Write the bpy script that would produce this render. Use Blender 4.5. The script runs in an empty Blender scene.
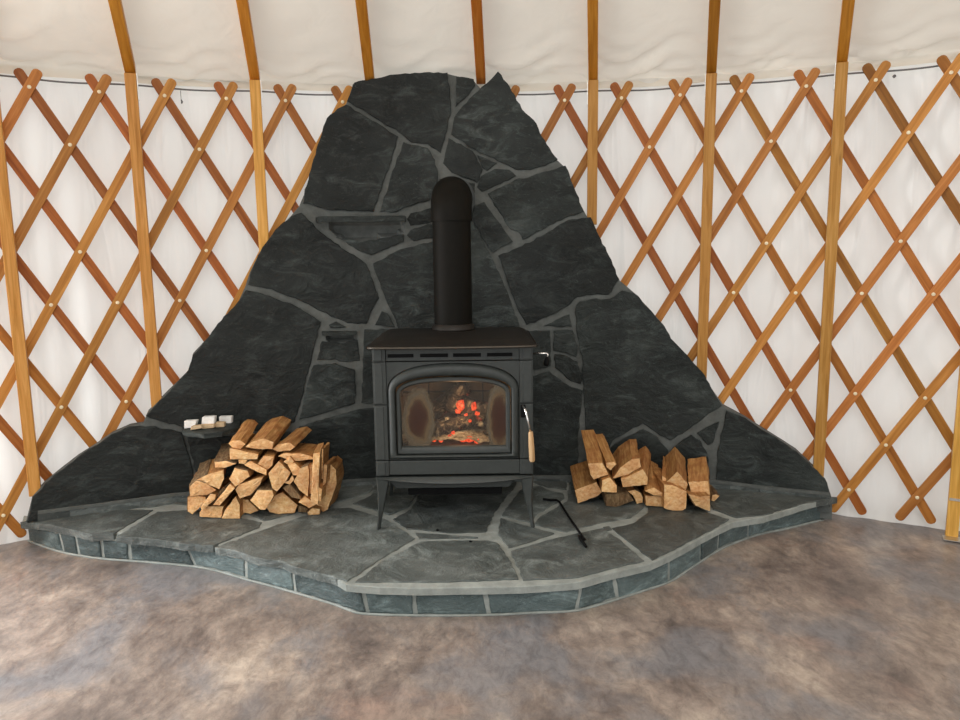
import bpy, bmesh, math, random
from mathutils import Vector, Matrix, noise
sc = bpy.context.scene
C = sc.collection
rnd = random.Random(7)

# ------------------------------------------------------------ camera
F, PIT, ROL, H = 722.736, .14856, .01291, 1.358
_c, _s = math.cos(PIT), math.sin(PIT)
FWD = Vector((0, _c, -_s)); U0 = Vector((0, _s, _c)); R0 = Vector((1, 0, 0))
RGT = R0*math.cos(ROL) - U0*math.sin(ROL)
UPV = R0*math.sin(ROL) + U0*math.cos(ROL)
cam_d = bpy.data.cameras.new('camera'); cam = bpy.data.objects.new('camera', cam_d); C.objects.link(cam)
cam_d.sensor_width = 36; cam_d.lens = F*36/960; cam_d.clip_start = .05
mw = Matrix((RGT, UPV, -FWD)).transposed().to_4x4(); mw.translation = (0, 0, H)
cam.matrix_world = mw; sc.camera = cam

# ------------------------------------------------------------ light and exposure
sc.view_settings.view_transform = 'Standard'; sc.view_settings.look = 'None'
sc.view_settings.gamma = 1; sc.view_settings.exposure = .07; sc.view_settings.use_curve_mapping = False
world = bpy.data.worlds.new('daylight'); sc.world = world; world.use_nodes = True
wb = world.node_tree.nodes['Background']; wb.inputs[0].default_value = (.965, .985, 1.0, 1); wb.inputs[1].default_value = 1.24

def area(name, loc, target, sx, sy, power, col):
    d = bpy.data.lights.new(name, 'AREA'); d.shape = 'RECTANGLE'; d.size = sx; d.size_y = sy
    d.energy = power; d.color = col
    o = bpy.data.objects.new(name, d); C.objects.link(o); o.location = loc
    o.rotation_euler = (Vector(target)-Vector(loc)).to_track_quat('-Z', 'Y').to_euler(); return o
area('skylight_lamp', (0, -.73, 4.2), (0, .9, 0), 1.5, 1.5, 60, (1, .95, .88))
area('window_daylight', (-3.38, 2.71, 1.1), (.3, -.3, .6), 1.05, 1.85, 240, (.93, .97, 1))

# ------------------------------------------------------------ yurt geometry
CY = -.7303; RL = 4.583; RS = 4.515; HZ = .130
Z0 = 2.115; DZ = .2444
def ang(u):
    v = u/10; return .09778+u*.03097+.00346*v*v+.00077*v**3
def cyl(a, r, z): return Vector((r*math.sin(a), CY+r*math.cos(a), z))
def ray(px, py): return FWD + RGT*((px-480)/F) + UPV*((360-py)/F)
O = Vector((0, 0, H))
def at_z(px, py, z):
    d = ray(px, py); return O+d*((z-H)/d.z)
def at_y(px, py, y):
    d = ray(px, py); return O+d*(y/d.y)
def at_r(px, py, r):
    d = ray(px, py); ox, oy = 0, -CY
    A = d.x**2+d.y**2; B = 2*(d.y*oy); K = oy*oy-r*r
    t = (-B+math.sqrt(B*B-4*A*K))/(2*A); return O+d*t
def sz(px, py, r=RS):
    p = at_r(px, py, r); return (math.atan2(p.x, p.y-CY)*r, p.z)

# ------------------------------------------------------------ object helpers
def tag(o, label=None, cat=None, group=None, kind=None):
    for k, v in (('label', label), ('category', cat), ('group', group), ('kind', kind)):
        if v: o[k] = v
    return o
def empty(name, loc, label, cat, group=None, rz=0):
    o = bpy.data.objects.new(name, None); C.objects.link(o); o.location = loc; o.rotation_euler = (0, 0, rz)
    o.empty_display_size = .05
    return tag(o, label, cat, group)
def link(name, me, parent=None, origin=None):
    o = bpy.data.objects.new(name, me); C.objects.link(o)
    if parent:
        o.parent = parent
    return o

WORLD = {}   # where each thing's origin stands
class MB:
    """collects polygons (world coordinates), links them as one mesh object"""
    def __init__(s): s.v = []; s.f = []; s.uv = []; s.mi = []
    def face(s, idx, uv=None, mi=0): s.f.append(tuple(idx)); s.uv.append(uv); s.mi.append(mi)
    def box(s, c, d, M=None, mi=0, taper=1.0):
        b = len(s.v); x, y, z = d[0]/2, d[1]/2, d[2]/2
        for k in (-1, 1):
            t = taper if k < 0 else 1
            for p in ((-x*t, -y*t), (x*t, -y*t), (x*t, y*t), (-x*t, y*t)):
                q = Vector((p[0], p[1], k*z))
                if M: q = M @ q
                s.v.append(q+Vector(c))
        L = max(d); ax = d.index(L)
        for q in ((3, 2, 1, 0), (4, 5, 6, 7), (0, 1, 5, 4), (1, 2, 6, 5), (2, 3, 7, 6), (3, 0, 4, 7)):
            loc = [((-x, x)[i in (1, 2, 5, 6)], (-y, y)[i in (2, 3, 6, 7)], (-z, z)[i > 3]) for i in q]
            uv = [(sum(p[j]*(1, 1.3)[j == (ax+1) % 3] for j in range(3) if j != ax)+.31, p[ax]) for p in loc]
            s.face([b+i for i in q], uv, mi)
    def tube(s, pts, r, n=12, cap=True, mi=0):
        pts = [Vector(p) for p in pts]; rr = r if isinstance(r, (list, tuple)) else [r]*len(pts)
        b = len(s.v); up = None
        for i, p in enumerate(pts):
            t = (pts[min(i+1, len(pts)-1)]-pts[max(i-1, 0)]).normalized()
            if up is None: up = t.orthogonal().normalized()
            up = (up-t*up.dot(t)).normalized(); w = t.cross(up)
            for k in range(n):
                a = 2*math.pi*k/n; s.v.append(p+(up*math.cos(a)+w*math.sin(a))*rr[i])
        for i in range(len(pts)-1):
            for k in range(n):
                a, c = b+i*n+k, b+i*n+(k+1) % n
                s.face((a, c, c+n, a+n), None, mi)
        if cap:
            s.face([b+k for k in range(n)][::-1], None, mi); e = b+(len(pts)-1)*n; s.face([e+k for k in range(n)], None, mi)
    def loft(s, rings, mi=0, cap0=False, cap1=False, closed=True):
        b = len(s.v); n = len(rings[0])
        for r in rings: s.v += [Vector(p) for p in r]
        for i in range(len(rings)-1):
            for k in range(n if closed else n-1):
                a, c = b+i*n+k, b+i*n+(k+1) % n
                s.face((a, c, c+n, a+n), None, mi)
        if cap0: s.face([b+k for k in range(n)][::-1], None, mi)
        if cap1: e = b+(len(rings)-1)*n; s.face([e+k for k in range(n)], None, mi)
    def build(s, name, mats, parent=None, smooth=False, bevel=0, base=None):
        me = bpy.data.meshes.new(name)
        off = Vector((0, 0, 0))
        if parent: off = Vector(WORLD.get(parent.name, (0, 0, 0)))
        elif base is not None: off = Vector(base)
        me.from_pydata([tuple(Vector(v)-off) for v in s.v], [], s.f)
        uvl = me.uv_layers.new(name='UVMap')
        for p, u in zip(me.polygons, s.uv):
            for j, li in enumerate(p.loop_indices):
                if u: uvl.data[li].uv = u[j]
                else:
                    co = s.v[me.loops[li].vertex_index]; uvl.data[li].uv = (co[0]+co[1], co[2])
        for m in (mats if isinstance(mats, (list, tuple)) else [mats]): me.materials.append(m)
        for p, m in zip(me.polygons, s.mi): p.material_index = m; p.use_smooth = bool(smooth)
        bm = bmesh.new(); bm.from_mesh(me); bmesh.ops.recalc_face_normals(bm, faces=bm.faces); bm.to_mesh(me); bm.free()
        o = link(name, me, parent)
        if parent: pass
        elif base is not None: o.location = base
        WORLD[o.name] = tuple(off)
        if bevel:
            md = o.modifiers.new('bevel', 'BEVEL'); md.width = bevel; md.segments = 2; md.limit_method = 'ANGLE'; md.angle_limit = math.radians(40)
        if smooth:
            me.polygons.foreach_set('use_smooth', [True]*len(me.polygons))
            if smooth == 'auto': 
                me.set_sharp_from_angle(angle=math.radians(38)) if hasattr(me, 'set_sharp_from_angle') else None
        return o
def root(name, loc, label, cat, group=None):
    o = empty(name, loc, label, cat, group); WORLD[o.name] = tuple(loc); return o

# ------------------------------------------------------------ materials
def mat(name):
    m = bpy.data.materials.new(name); m.use_nodes = True; nt = m.node_tree
    return m, nt, nt.nodes['Principled BSDF'], nt.nodes, nt.links
def ramp(N, stops, interp='LINEAR'):
    r = N.new('ShaderNodeValToRGB'); e = r.color_ramp.elements; r.color_ramp.interpolation = interp
    while len(e) < len(stops): e.new(.5)
    for k, (p, c) in zip(e, stops): k.position = p; k.color = (*c, 1) if len(c) == 3 else c
    return r
def noise_n(N, L, vec, scale, detail=5, rough=.55, dist=0):
    n = N.new('ShaderNodeTexNoise'); n.inputs['Scale'].default_value = scale; n.inputs['Detail'].default_value = detail
    n.inputs['Roughness'].default_value = rough; n.inputs['Distortion'].default_value = dist
    if vec: L.new(vec, n.inputs['Vector'])
    return n
def mapping(N, L, src, scale=(1, 1, 1), rot=(0, 0, 0), loc=None):
    m = N.new('ShaderNodeMapping'); m.inputs['Scale'].default_value = scale; m.inputs['Rotation'].default_value = rot
    if loc is not None: L.new(loc, m.inputs['Location'])
    L.new(src, m.inputs['Vector']); return m
def mix(N, L, fac, a, b, mode='MIX'):
    m = N.new('ShaderNodeMix'); m.data_type = 'RGBA'; m.blend_type = mode
    for i, v in ((0, fac), (6, a), (7, b)):
        if hasattr(v, 'links'): L.new(v, m.inputs[i])
        elif i == 0: m.inputs[0].default_value = v
        else: m.inputs[i].default_value = (*v, 1)
    return m.outputs[2]
def bump(N, L, b, h, strength, dist=.01):
    n = N.new('ShaderNodeBump'); n.inputs['Strength'].default_value = strength; n.inputs['Distance'].default_value = dist
    L.new(h, n.inputs['Height']); L.new(n.outputs[0], b.inputs['Normal'])
def plain(name, col, rough=.5, metal=0, spec=.5, nz=.0):
    m, nt, b, N, L = mat(name); b.inputs['Base Color'].default_value = (*col, 1)
    b.inputs['Roughness'].default_value = rough; b.inputs['Metallic'].default_value = metal; b.inputs['Specular IOR Level'].default_value = spec
    t = N.new('ShaderNodeTexCoord'); n = noise_n(N, L, t.outputs['Object'], 35, 4)
    lo = tuple(c*.86 for c in col); hi = tuple(min(1, c*1.14) for c in col)
    r = ramp(N, [(.3, lo), (.7, hi)]); L.new(n.outputs[0], r.inputs[0]); L.new(r.outputs[0], b.inputs['Base Color'])
    if nz: bump(N, L, b, noise_n(N, L, t.outputs['Object'], 260, 3).outputs[0], nz, .002)
    return m
def wood(name, a, b_, c, rough=.45, knots=True):
    m, nt, b, N, L = mat(name); t = N.new('ShaderNodeTexCoord'); oi = N.new('ShaderNodeObjectInfo')
    rs = N.new('ShaderNodeMath'); rs.operation = 'MULTIPLY'; rs.inputs[1].default_value = 37; L.new(oi.outputs['Random'], rs.inputs[0])
    mp = mapping(N, L, t.outputs['UV'], (26, 1.6, 1), loc=rs.outputs[0]); n = noise_n(N, L, mp.outputs[0], 2.2, 6, .6, .6)
    r = ramp(N, [(.28, a), (.5, b_), (.72, c)]); L.new(n.outputs[0], r.inputs[0])
    hs = N.new('ShaderNodeHueSaturation'); L.new(r.outputs[0], hs.inputs['Color'])
    hm = N.new('ShaderNodeMapRange'); hm.inputs['To Min'].default_value = .488; hm.inputs['To Max'].default_value = .509; fr_ = N.new('ShaderNodeMath'); fr_.operation = 'FRACT'; L.new(rs.outputs[0], fr_.inputs[0]); L.new(fr_.outputs[0], hm.inputs[0]); L.new(hm.outputs[0], hs.inputs['Hue'])
    mr = N.new('ShaderNodeMapRange'); mr.inputs['To Min'].default_value = .70; mr.inputs['To Max'].default_value = 1.12
    L.new(oi.outputs['Random'], mr.inputs[0]); L.new(mr.outputs[0], hs.inputs['Value']); out = hs.outputs[0]
    if knots:
        mp2 = mapping(N, L, t.outputs['UV'], (9, 2.2, 1), loc=rs.outputs[0]); v = N.new('ShaderNodeTexVoronoi'); v.inputs['Scale'].default_value = 1.0
        L.new(mp2.outputs[0], v.inputs['Vector']); kr = ramp(N, [(.0, (1, 1, 1)), (.09, (.0, .0, .0))]); L.new(v.outputs[0], kr.inputs[0])
        out = mix(N, L, kr.outputs[0], out, tuple(x*.45 for x in a))
    L.new(out, b.inputs['Base Color']); b.inputs['Roughness'].default_value = rough; b.inputs['Specular IOR Level'].default_value = .22
    bump(N, L, b, n.outputs[0], .15, .003); return m

def slate(name, dark, mid, light, wisp=.5, rough=.62):
    m, nt, b, N, L = mat(name); t = N.new('ShaderNodeTexCoord'); at = N.new('ShaderNodeAttribute'); at.attribute_name = 'tone'
    mp = mapping(N, L, t.outputs['Object'], (1, 1, 1)); off = N.new('ShaderNodeVectorMath'); off.operation = 'MULTIPLY_ADD'
    L.new(at.outputs['Color'], off.inputs[0]); off.inputs[1].default_value = (9, 7, 5); L.new(mp.outputs[0], off.inputs[2])
    vec = off.outputs[0]
    n1 = noise_n(N, L, vec, 3.2, 8, .62, .5); r1 = ramp(N, [(.3, dark), (.55, mid), (.8, light)]); L.new(n1.outputs[0], r1.inputs[0])
    rt_ = N.new('ShaderNodeVectorMath'); rt_.operation = 'SCALE'; rt_.inputs['Scale'].default_value = 2.4; L.new(at.outputs['Color'], rt_.inputs[0])
    mp2 = mapping(N, L, vec, (1.6, 1.6, 3.6)); L.new(rt_.outputs[0], mp2.inputs['Rotation']); n2 = noise_n(N, L, mp2.outputs[0], 4.2, 12, .72, .9)
    r2 = ramp(N, [(.50, (0, 0, 0)), (.60, (.30*wisp,)*3), (.74, (.95*wisp,)*3)]); L.new(n2.outputs[0], r2.inputs[0])
    mix1 = mix(N, L, r2.outputs[0], r1.outputs[0], tuple(min(1, x*3.6+.012) for x in mid))
    # sparse chalky scratches
    n4 = noise_n(N, L, mp2.outputs[0], 11, 13, .80, 2.0); r4 = ramp(N, [(.57, (0, 0, 0)), (.68, (.42*wisp,)*3)]); L.new(n4.outputs[0], r4.inputs[0])
    mix2 = mix(N, L, r4.outputs[0], mix1, tuple(min(1, x*6+.03) for x in mid))
    sep = N.new('ShaderNodeSeparateColor'); L.new(at.outputs['Color'], sep.inputs[0])
    mr = N.new('ShaderNodeMapRange'); mr.inputs['To Min'].default_value = .72; mr.inputs['To Max'].default_value = 1.3; L.new(sep.outputs[0], mr.inputs[0])
    hs = N.new('ShaderNodeHueSaturation'); L.new(mix2, hs.inputs['Color']); L.new(mr.outputs[0], hs.inputs['Value'])
    L.new(hs.outputs[0], b.inputs['Base Color'])
    rr = N.new('ShaderNodeMapRange'); rr.inputs['To Min'].default_value = rough-.14; rr.inputs['To Max'].default_value = rough+.14
    L.new(n1.outputs[0], rr.inputs[0]); L.new(rr.outputs[0], b.inputs['Roughness']); b.inputs['Specular IOR Level'].default_value = .3
    mp3 = mapping(N, L, vec, (2.0, 2.0, 2.9)); L.new(rt_.outputs[0], mp3.inputs['Rotation']); n3 = noise_n(N, L, mp3.outputs[0], 3.4, 10, .66, .5); bump(N, L, b, n3.outputs[0], .9, .03)
    return m
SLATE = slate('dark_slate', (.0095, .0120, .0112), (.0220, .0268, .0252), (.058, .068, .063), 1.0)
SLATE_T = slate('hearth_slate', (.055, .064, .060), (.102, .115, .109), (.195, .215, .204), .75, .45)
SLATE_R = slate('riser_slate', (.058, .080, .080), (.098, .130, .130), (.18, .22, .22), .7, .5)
def mortar(name, a, c):
    m, nt, b, N, L = mat(name); t = N.new('ShaderNodeTexCoord'); n = noise_n(N, L, t.outputs['Object'], 14, 7, .65)
    r = ramp(N, [(.3, a), (.7, c)]); L.new(n.outputs[0], r.inputs[0]); L.new(r.outputs[0], b.inputs['Base Color']); b.inputs['Roughness'].default_value = .9
    bump(N, L, b, noise_n(N, L, t.outputs['Object'], 90, 5).outputs[0], .6, .004); return m
MORT = mortar('wall_mortar', (.075, .080, .074), (.145, .155, .145))
MORT_T = mortar('hearth_mortar', (.22, .24, .22), (.37, .395, .37))
CAULK = plain('caulk', (.55, .53, .5), .6)
POST = wood('honey_pine', (.46, .205, .032), (.64, .315, .068), (.78, .43, .125))
RAFT = wood('rafter_pine', (.38, .13, .012), (.50, .19, .022), (.62, .27, .045))  # darker than the post pine: shade under the roof is in the colour
LATH = wood('lath_fir', (.37, .140, .028), (.52, .215, .045), (.66, .31, .082), knots=False)
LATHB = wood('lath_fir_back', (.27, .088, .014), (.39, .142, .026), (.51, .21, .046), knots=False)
STEEL = plain('bright_steel', (.62, .60, .56), .32, .9)
BRASS = plain('pale_brass', (.95, .80, .55), .45, .15)
CABLE = plain('grey_cable', (.16, .155, .15), .5, .3)
CHROME = plain('chrome', (.75, .74, .72), .18, 1)
IRON = plain('stove_iron', (.034, .039, .036), .50, .0, .5, .12)
IRON2 = plain('stove_iron_dark', (.020, .021, .020), .55, 0, .4, .12)
TOPI = plain('stove_top_iron', (.012, .0095, .007), .48, 0, .4, .1)
LIP_LIGHT = plain('lip_highlight_iron', (.075, .062, .047), .4, .2)  # paler than the top plate: light caught by the lip, put into the colour
PIPE = plain('pipe_black', (.0062, .0054, .0036), .6, .0, .13, .06)
BLACK = plain('matte_black', (.004, .004, .004), .8, 0, .15)
GRIP = wood('grip_wood', (.55, .30, .13), (.70, .43, .22), (.8, .55, .33), .35, False)

def fabric(name, col, trans, folds=.7):
    m, nt, b, N, L = mat(name); t = N.new('ShaderNodeTexCoord')
    n = noise_n(N, L, t.outputs['Object'], 2.5, 4); r = ramp(N, [(.3, tuple(x*.95 for x in col)), (.7, col)]); L.new(n.outputs[0], r.inputs[0])
    L.new(r.outputs[0], b.inputs['Base Color']); b.inputs['Roughness'].default_value = .85; b.inputs['Specular IOR Level'].default_value = .15
    mp = mapping(N, L, t.outputs['Object'], (5, 5, .8)); n2 = noise_n(N, L, mp.outputs[0], 1.7, 2, .4, .8); bump(N, L, b, n2.outputs[0], folds, .06)
    tr = N.new('ShaderNodeBsdfTranslucent'); L.new(r.outputs[0], tr.inputs[0]); ms = N.new('ShaderNodeMixShader'); ms.inputs[0].default_value = trans
    L.new(b.outputs[0], ms.inputs[1]); L.new(tr.outputs[0], ms.inputs[2]); L.new(ms.outputs[0], nt.nodes['Material Output'].inputs[0]); return m
FAB = fabric('wall_liner', (.875, .858, .818), .34)
ROOF = fabric('roof_liner', (.86, .80, .70), .30, .10)

# floor: mottled brown stained sheet floor
def floor_mat():
    m, nt, b, N, L = mat('mottled_floor'); t = N.new('ShaderNodeTexCoord'); ob = t.outputs['Object']
    n1 = noise_n(N, L, mapping(N, L, ob, (1.25, .85, 1), (0, 0, .45)).outputs[0], 2.6, 10, .68, .35)
    r1 = ramp(N, [(.30, (.085, .069, .063)), (.42, (.185, .150, .130)), (.52, (.285, .233, .197)), (.62, (.415, .345, .285)), (.76, (.56, .48, .395))]); L.new(n1.outputs[0], r1.inputs[0])
    n2 = noise_n(N, L, mapping(N, L, ob, (1.1, 1, 1), (0, 0, .5)).outputs[0], 1.7, 6, .6, .4)
    r2 = ramp(N, [(.48, (0, 0, 0)), (.60, (.8, .8, .8))]); L.new(n2.outputs[0], r2.inputs[0])
    c = mix(N, L, r2.outputs[0], r1.outputs[0], (.195, .195, .205))
    n5 = noise_n(N, L, mapping(N, L, ob, (1, 1.2, 1), (0, 0, .8)).outputs[0], 2.3, 6, .62, .3)
    r5 = ramp(N, [(.56, (0, 0, 0)), (.70, (.6, .6, .6))]); L.new(n5.outputs[0], r5.inputs[0])
    c = mix(N, L, r5.outputs[0], c, (.36, .25, .20))
    n3 = noise_n(N, L, mapping(N, L, ob, (1.7, 1, 1), (0, 0, .6)).outputs[0], 11, 12, .78, .5)
    r3 = ramp(N, [(.30, (.27, .26, .26)), (.5, (.5, .5, .5)), (.70, (.70, .695, .68))]); L.new(n3.outputs[0], r3.inputs[0])
    c = mix(N, L, .95, c, r3.outputs[0], 'OVERLAY')
    n6 = noise_n(N, L, ob, 60, 6, .75); r6 = ramp(N, [(.30, (.30, .29, .28)), (.42, (.5, .5, .5)), (.66, (.52, .52, .52)), (.78, (.7, .7, .68))]); L.new(n6.outputs[0], r6.inputs[0])
    c = mix(N, L, .7, c, r6.outputs[0], 'OVERLAY')
    L.new(c, b.inputs['Base Color'])
    rr = N.new('ShaderNodeMapRange'); rr.inputs['To Min'].default_value = .26; rr.inputs['To Max'].default_value = .44; L.new(n3.outputs[0], rr.inputs[0]); L.new(rr.outputs[0], b.inputs['Roughness'])
    bump(N, L, b, n3.outputs[0], .12, .003); return m
FLOOR = floor_mat()

# ------------------------------------------------------------ room shell
mb = MB(); n = 96
for k in range(n):
    a = 2*math.pi*k/n; mb.v.append(Vector((5.0*math.sin(a), CY+5.0*math.cos(a), 0)))
for k in range(n):
    a = 2*math.pi*k/n; mb.v.append(Vector((5.0*math.sin(a), CY+5.0*math.cos(a), -.1)))
mb.face(range(n)); mb.face(range(2*n-1, n-1, -1))
for k in range(n): mb.face((k, (k+1) % n, n+(k+1) % n, n+k))
tag(mb.build('floor', FLOOR), kind='structure')

WINA, WINW = -.76, .115
def fabric_wall():
    mb = MB(); na, nz = 620, 40; a0, a1 = -1.62, 1.62
    for j in range(nz+1):
        z = 2.215*j/nz
        for i in range(na+1):
            a = a0+(a1-a0)*i/na; s = a*4.62
            w = noise.noise(Vector((s*2.3, z*.35, 1.7)))*.040 + noise.noise(Vector((s*7.5, z*.4, 9.1)))*.020 + noise.noise(Vector((s*16, z*.8+math.sin(s*3), 4.4)))*.012
            fold = max(0, math.sin(s*math.pi/.62+.8))**6*.010
            hem = .018*max(0, 1-z/.05)
            mb.v.append(cyl(a, 4.668+w+fold-hem+.006*math.sin(z*2), z))
    for j in range(nz):
        for i in range(na):
            am = a0+(a1-a0)*(i+.5)/na
            if abs(am-WINA) < WINW and .12 < 2.215*(j+.5)/nz < 2.02: continue
            q = j*(na+1)+i; mb.face((q, q+1, q+na+2, q+na+1))
    return mb.build('wall_back', FAB, smooth=True)
tag(fabric_wall(), 'white fabric liner hanging behind the wooden lattice', kind='structure')

# window in the side wall, left of the photo's frame: where the daylight on the floor comes from
mb = MB()
for a_, w_, z0_, z1_ in ((WINA-WINW, .012, .08, 2.06), (WINA+WINW, .012, .08, 2.06), (WINA, .005, .10, 2.04)):
    mb.box(cyl(a_, 4.62, (z0_+z1_)/2), (w_*2*4.6, .06, z1_-z0_), Matrix.Rotation(-a_, 4, 'Z'))
for z_ in (.08, 1.07, 2.03): mb.box(cyl(WINA, 4.60, z_), (2*WINW*4.6+.04, .06, .06), Matrix.Rotation(-WINA, 4, 'Z'))
tag(mb.build('window_1', POST, bevel=.004), kind='structure')
SL = .5
def roofz(r): return 2.205+SL*(4.64-r)
def roof():
    mb = MB(); na, nr = 900, 70; a0, a1 = -1.62, 1.62
    P0 = ang(1); PS = 4*.0312
    for j in range(nr+1):
        t = j/nr; r = 4.66-(4.66-.75)*(t**1.7)
        for i in range(na+1):
            a = a0+(a1-a0)*i/na
            ph = ((a-P0)/PS) % 1.0
            sag = -.012*math.sin(ph*math.pi)*min(1, (4.66-r)*3)
            edge = math.exp(-((4.66-r)/.16))*min(1, (4.66-r)/.03)
            # diagonal drapes near the eaves
            s = a*4.6
            wr = (noise.noise(Vector((s*1.6, (4.66-r)*17+math.sin(ph*6.28)*1.2, 3)))*.030 + noise.noise(Vector((s*3.0, (4.66-r)*34, 8)))*.014)*edge*2.3
            wr += noise.noise(Vector((s*1.5, r*2.5, 5)))*.010*min(1, (4.66-r)*4)
            if j == 0: mb.v.append(cyl(a, 4.626, 2.174+.006*noise.noise(Vector((s*3, 1, 1))))); continue
            mb.v.append(cyl(a, r, roofz(r)+sag*.6+max(wr, -.03)+.020))
    for j in range(nr):
        for i in range(na):
            q = j*(na+1)+i; mb.face((q, q+1, q+na+2, q+na+1))
    return mb.build('ceiling', ROOF, smooth=True)
tag(roof(), 'beige fabric roof liner above the rafters', kind='structure')

# ------------------------------------------------------------ stone builder
def resample(poly, step, jit, rd):
    out = []; n = len(poly)
    for i in range(n):
        a, b = Vector(poly[i]), Vector(poly[(i+1) % n]); d = b-a; L = d.length; k = max(1, int(L/step))
        nrm = Vector((-d.y, d.x))/max(L, 1e-6)
        for j in range(k):
            q = a+d*(j/k)
            q = q+nrm*rd.uniform(-jit, jit)*(1 if j else .3)
            out.append(q)
    return out
def area2(p): return sum(p[i][0]*p[(i+1) % len(p)][1]-p[(i+1) % len(p)][0]*p[i][1] for i in range(len(p)))/2
def inset(p, d):
    out = []; n = len(p)
    for i in range(n):
        a, b, c = p[i-1], p[i], p[(i+1) % n]
        e1 = (b-a).normalized(); e2 = (c-b).normalized()
        nn = Vector((-e1.y, e1.x))+Vector((-e2.y, e2.x))
        if nn.length < .3: nn = Vector((-e1.y, e1.x))
        out.append(b+nn.normalized()*d)
    return out
def stone(bm, lay, poly, h0, h1, amp, mi, mapf, rd, step=.03, jit=.003, grid=.09, ins=.006, rough_f=3.0, grow=0):
    """irregular slab: poly in surface coordinates, h measured out of the surface"""
    if area2(poly) < 0: poly = poly[::-1]
    if grow: poly = inset([Vector(q) for q in poly], -grow)
    p = resample(poly, step, jit, rd)
    if area2(p) < 0: p = p[::-1]
    q = inset(p, ins)
    t = bmesh.new(); n = len(p)
    a = [t.verts.new((x[0], x[1], h0)) for x in p]; b = [t.verts.new((x[0], x[1], h1-ins*.6)) for x in p]
    c = [t.verts.new((x[0], x[1], h1)) for x in q]
    for i in range(n):
        j = (i+1) % n; t.faces.new((a[i], a[j], b[j], b[i])); t.faces.new((b[i], b[j], c[j], c[i]))
    t.faces.new(c)
    xs = [x[0] for x in p]; ys = [x[1] for x in p]
    for ax, lo, hi in ((0, min(xs), max(xs)), (1, min(ys), max(ys))):
        g = (math.floor(lo/grid)+1)*grid
        while g < hi:
            co = (g, 0, 0) if ax == 0 else (0, g, 0); no = (1, 0, 0) if ax == 0 else (0, 1, 0)
            bmesh.ops.bisect_plane(t, geom=t.verts[:]+t.edges[:]+t.faces[:], plane_co=co, plane_no=no, dist=1e-6); g += grid
    bmesh.ops.triangulate(t, faces=[f for f in t.faces if len(f.verts) > 4])
    tone = (rd.random(), rd.random(), rd.random(), 1); sd = rd.uniform(0, 50)
    tx, ty = rd.uniform(-1, 1)*.006, rd.uniform(-1, 1)*.006
    cx = sum(xs)/n; cy = sum(ys)/n; sc_ = max(max(xs)-min(xs), .1)
    vm = {}
    for v in t.verts:
        h = v.co.z
        if h > h1-ins*.8-1e-6:
            k = noise.fractal(Vector((v.co.x*rough_f, v.co.y*rough_f, sd)), 1, 2, 3)*amp
            h += k + (tx*(v.co.x-cx)+ty*(v.co.y-cy))/sc_*.6
        vm[v] = bm.verts.new(mapf(v.co.x, v.co.y, h))
    for f in t.faces:
        try: nf = bm.faces.new([vm[v] for v in f.verts])
        except ValueError: continue
        nf.material_index = mi
        for l in nf.loops: l[lay] = tone
    t.free()
def bm_obj(bm, name, mats, parent=None):
    bmesh.ops.recalc_face_normals(bm, faces=bm.faces)
    me = bpy.data.meshes.new(name); bm.to_mesh(me); bm.free()
    for m in mats: me.materials.append(m)
    return link(name, me, parent)

def wallmap(s, z, h): return cyl(s/RS, RS-h, z)
NICHES = [[sz(*p) for p in q] for q in ([(327,222),(404,221),(400,233),(365,240),(336,236)], [(326,334),(357,333),(354,341),(330,342)])]
def inside(s, z, P):
    c = False
    for i in range(len(P)):
        (x0, y0), (x1, y1) = P[i-1], P[i]
        if (y0 > z) != (y1 > z) and s < x0+(z-y0)/(y1-y0)*(x1-x0): c = not c
    return c
def slabmap(s, z, h):
    if h > -.03 and any(inside(s, z, P) for P in NICHES): h -= .042
    return wallmap(s, z, h)
WALL_OUT = [(26,522),(32,497),(44,484),(60,471),(78,457),(95,446),(112,434),(130,426),(143,424),(148,412),(160,400),(177,383),(189,371),(193,354),(207,339),(222,320),(238,303),(245,287),(250,272),(262,248),(276,230),(291,216),(299,206),(304,195),(311,172),(318,147),(324,128),(327,119),(338,110),(346,104),(350,94),(353,84),(372,80),(395,76),(415,74),(448,74),(472,79),(480,88),(487,86),(494,76),(499,74),(508,89),(521,110),(532,122),(545,145),(557,160),(566,168),(574,190),(585,213),(595,232),(608,257),(620,281),(634,293),(650,310),(664,326),(669,338),(690,360),(704,376),(713,392),(723,406),(745,418),(770,434),(796,451),(816,470),(826,482),(832,500),(832,520),(600,500),(300,500)]
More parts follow.
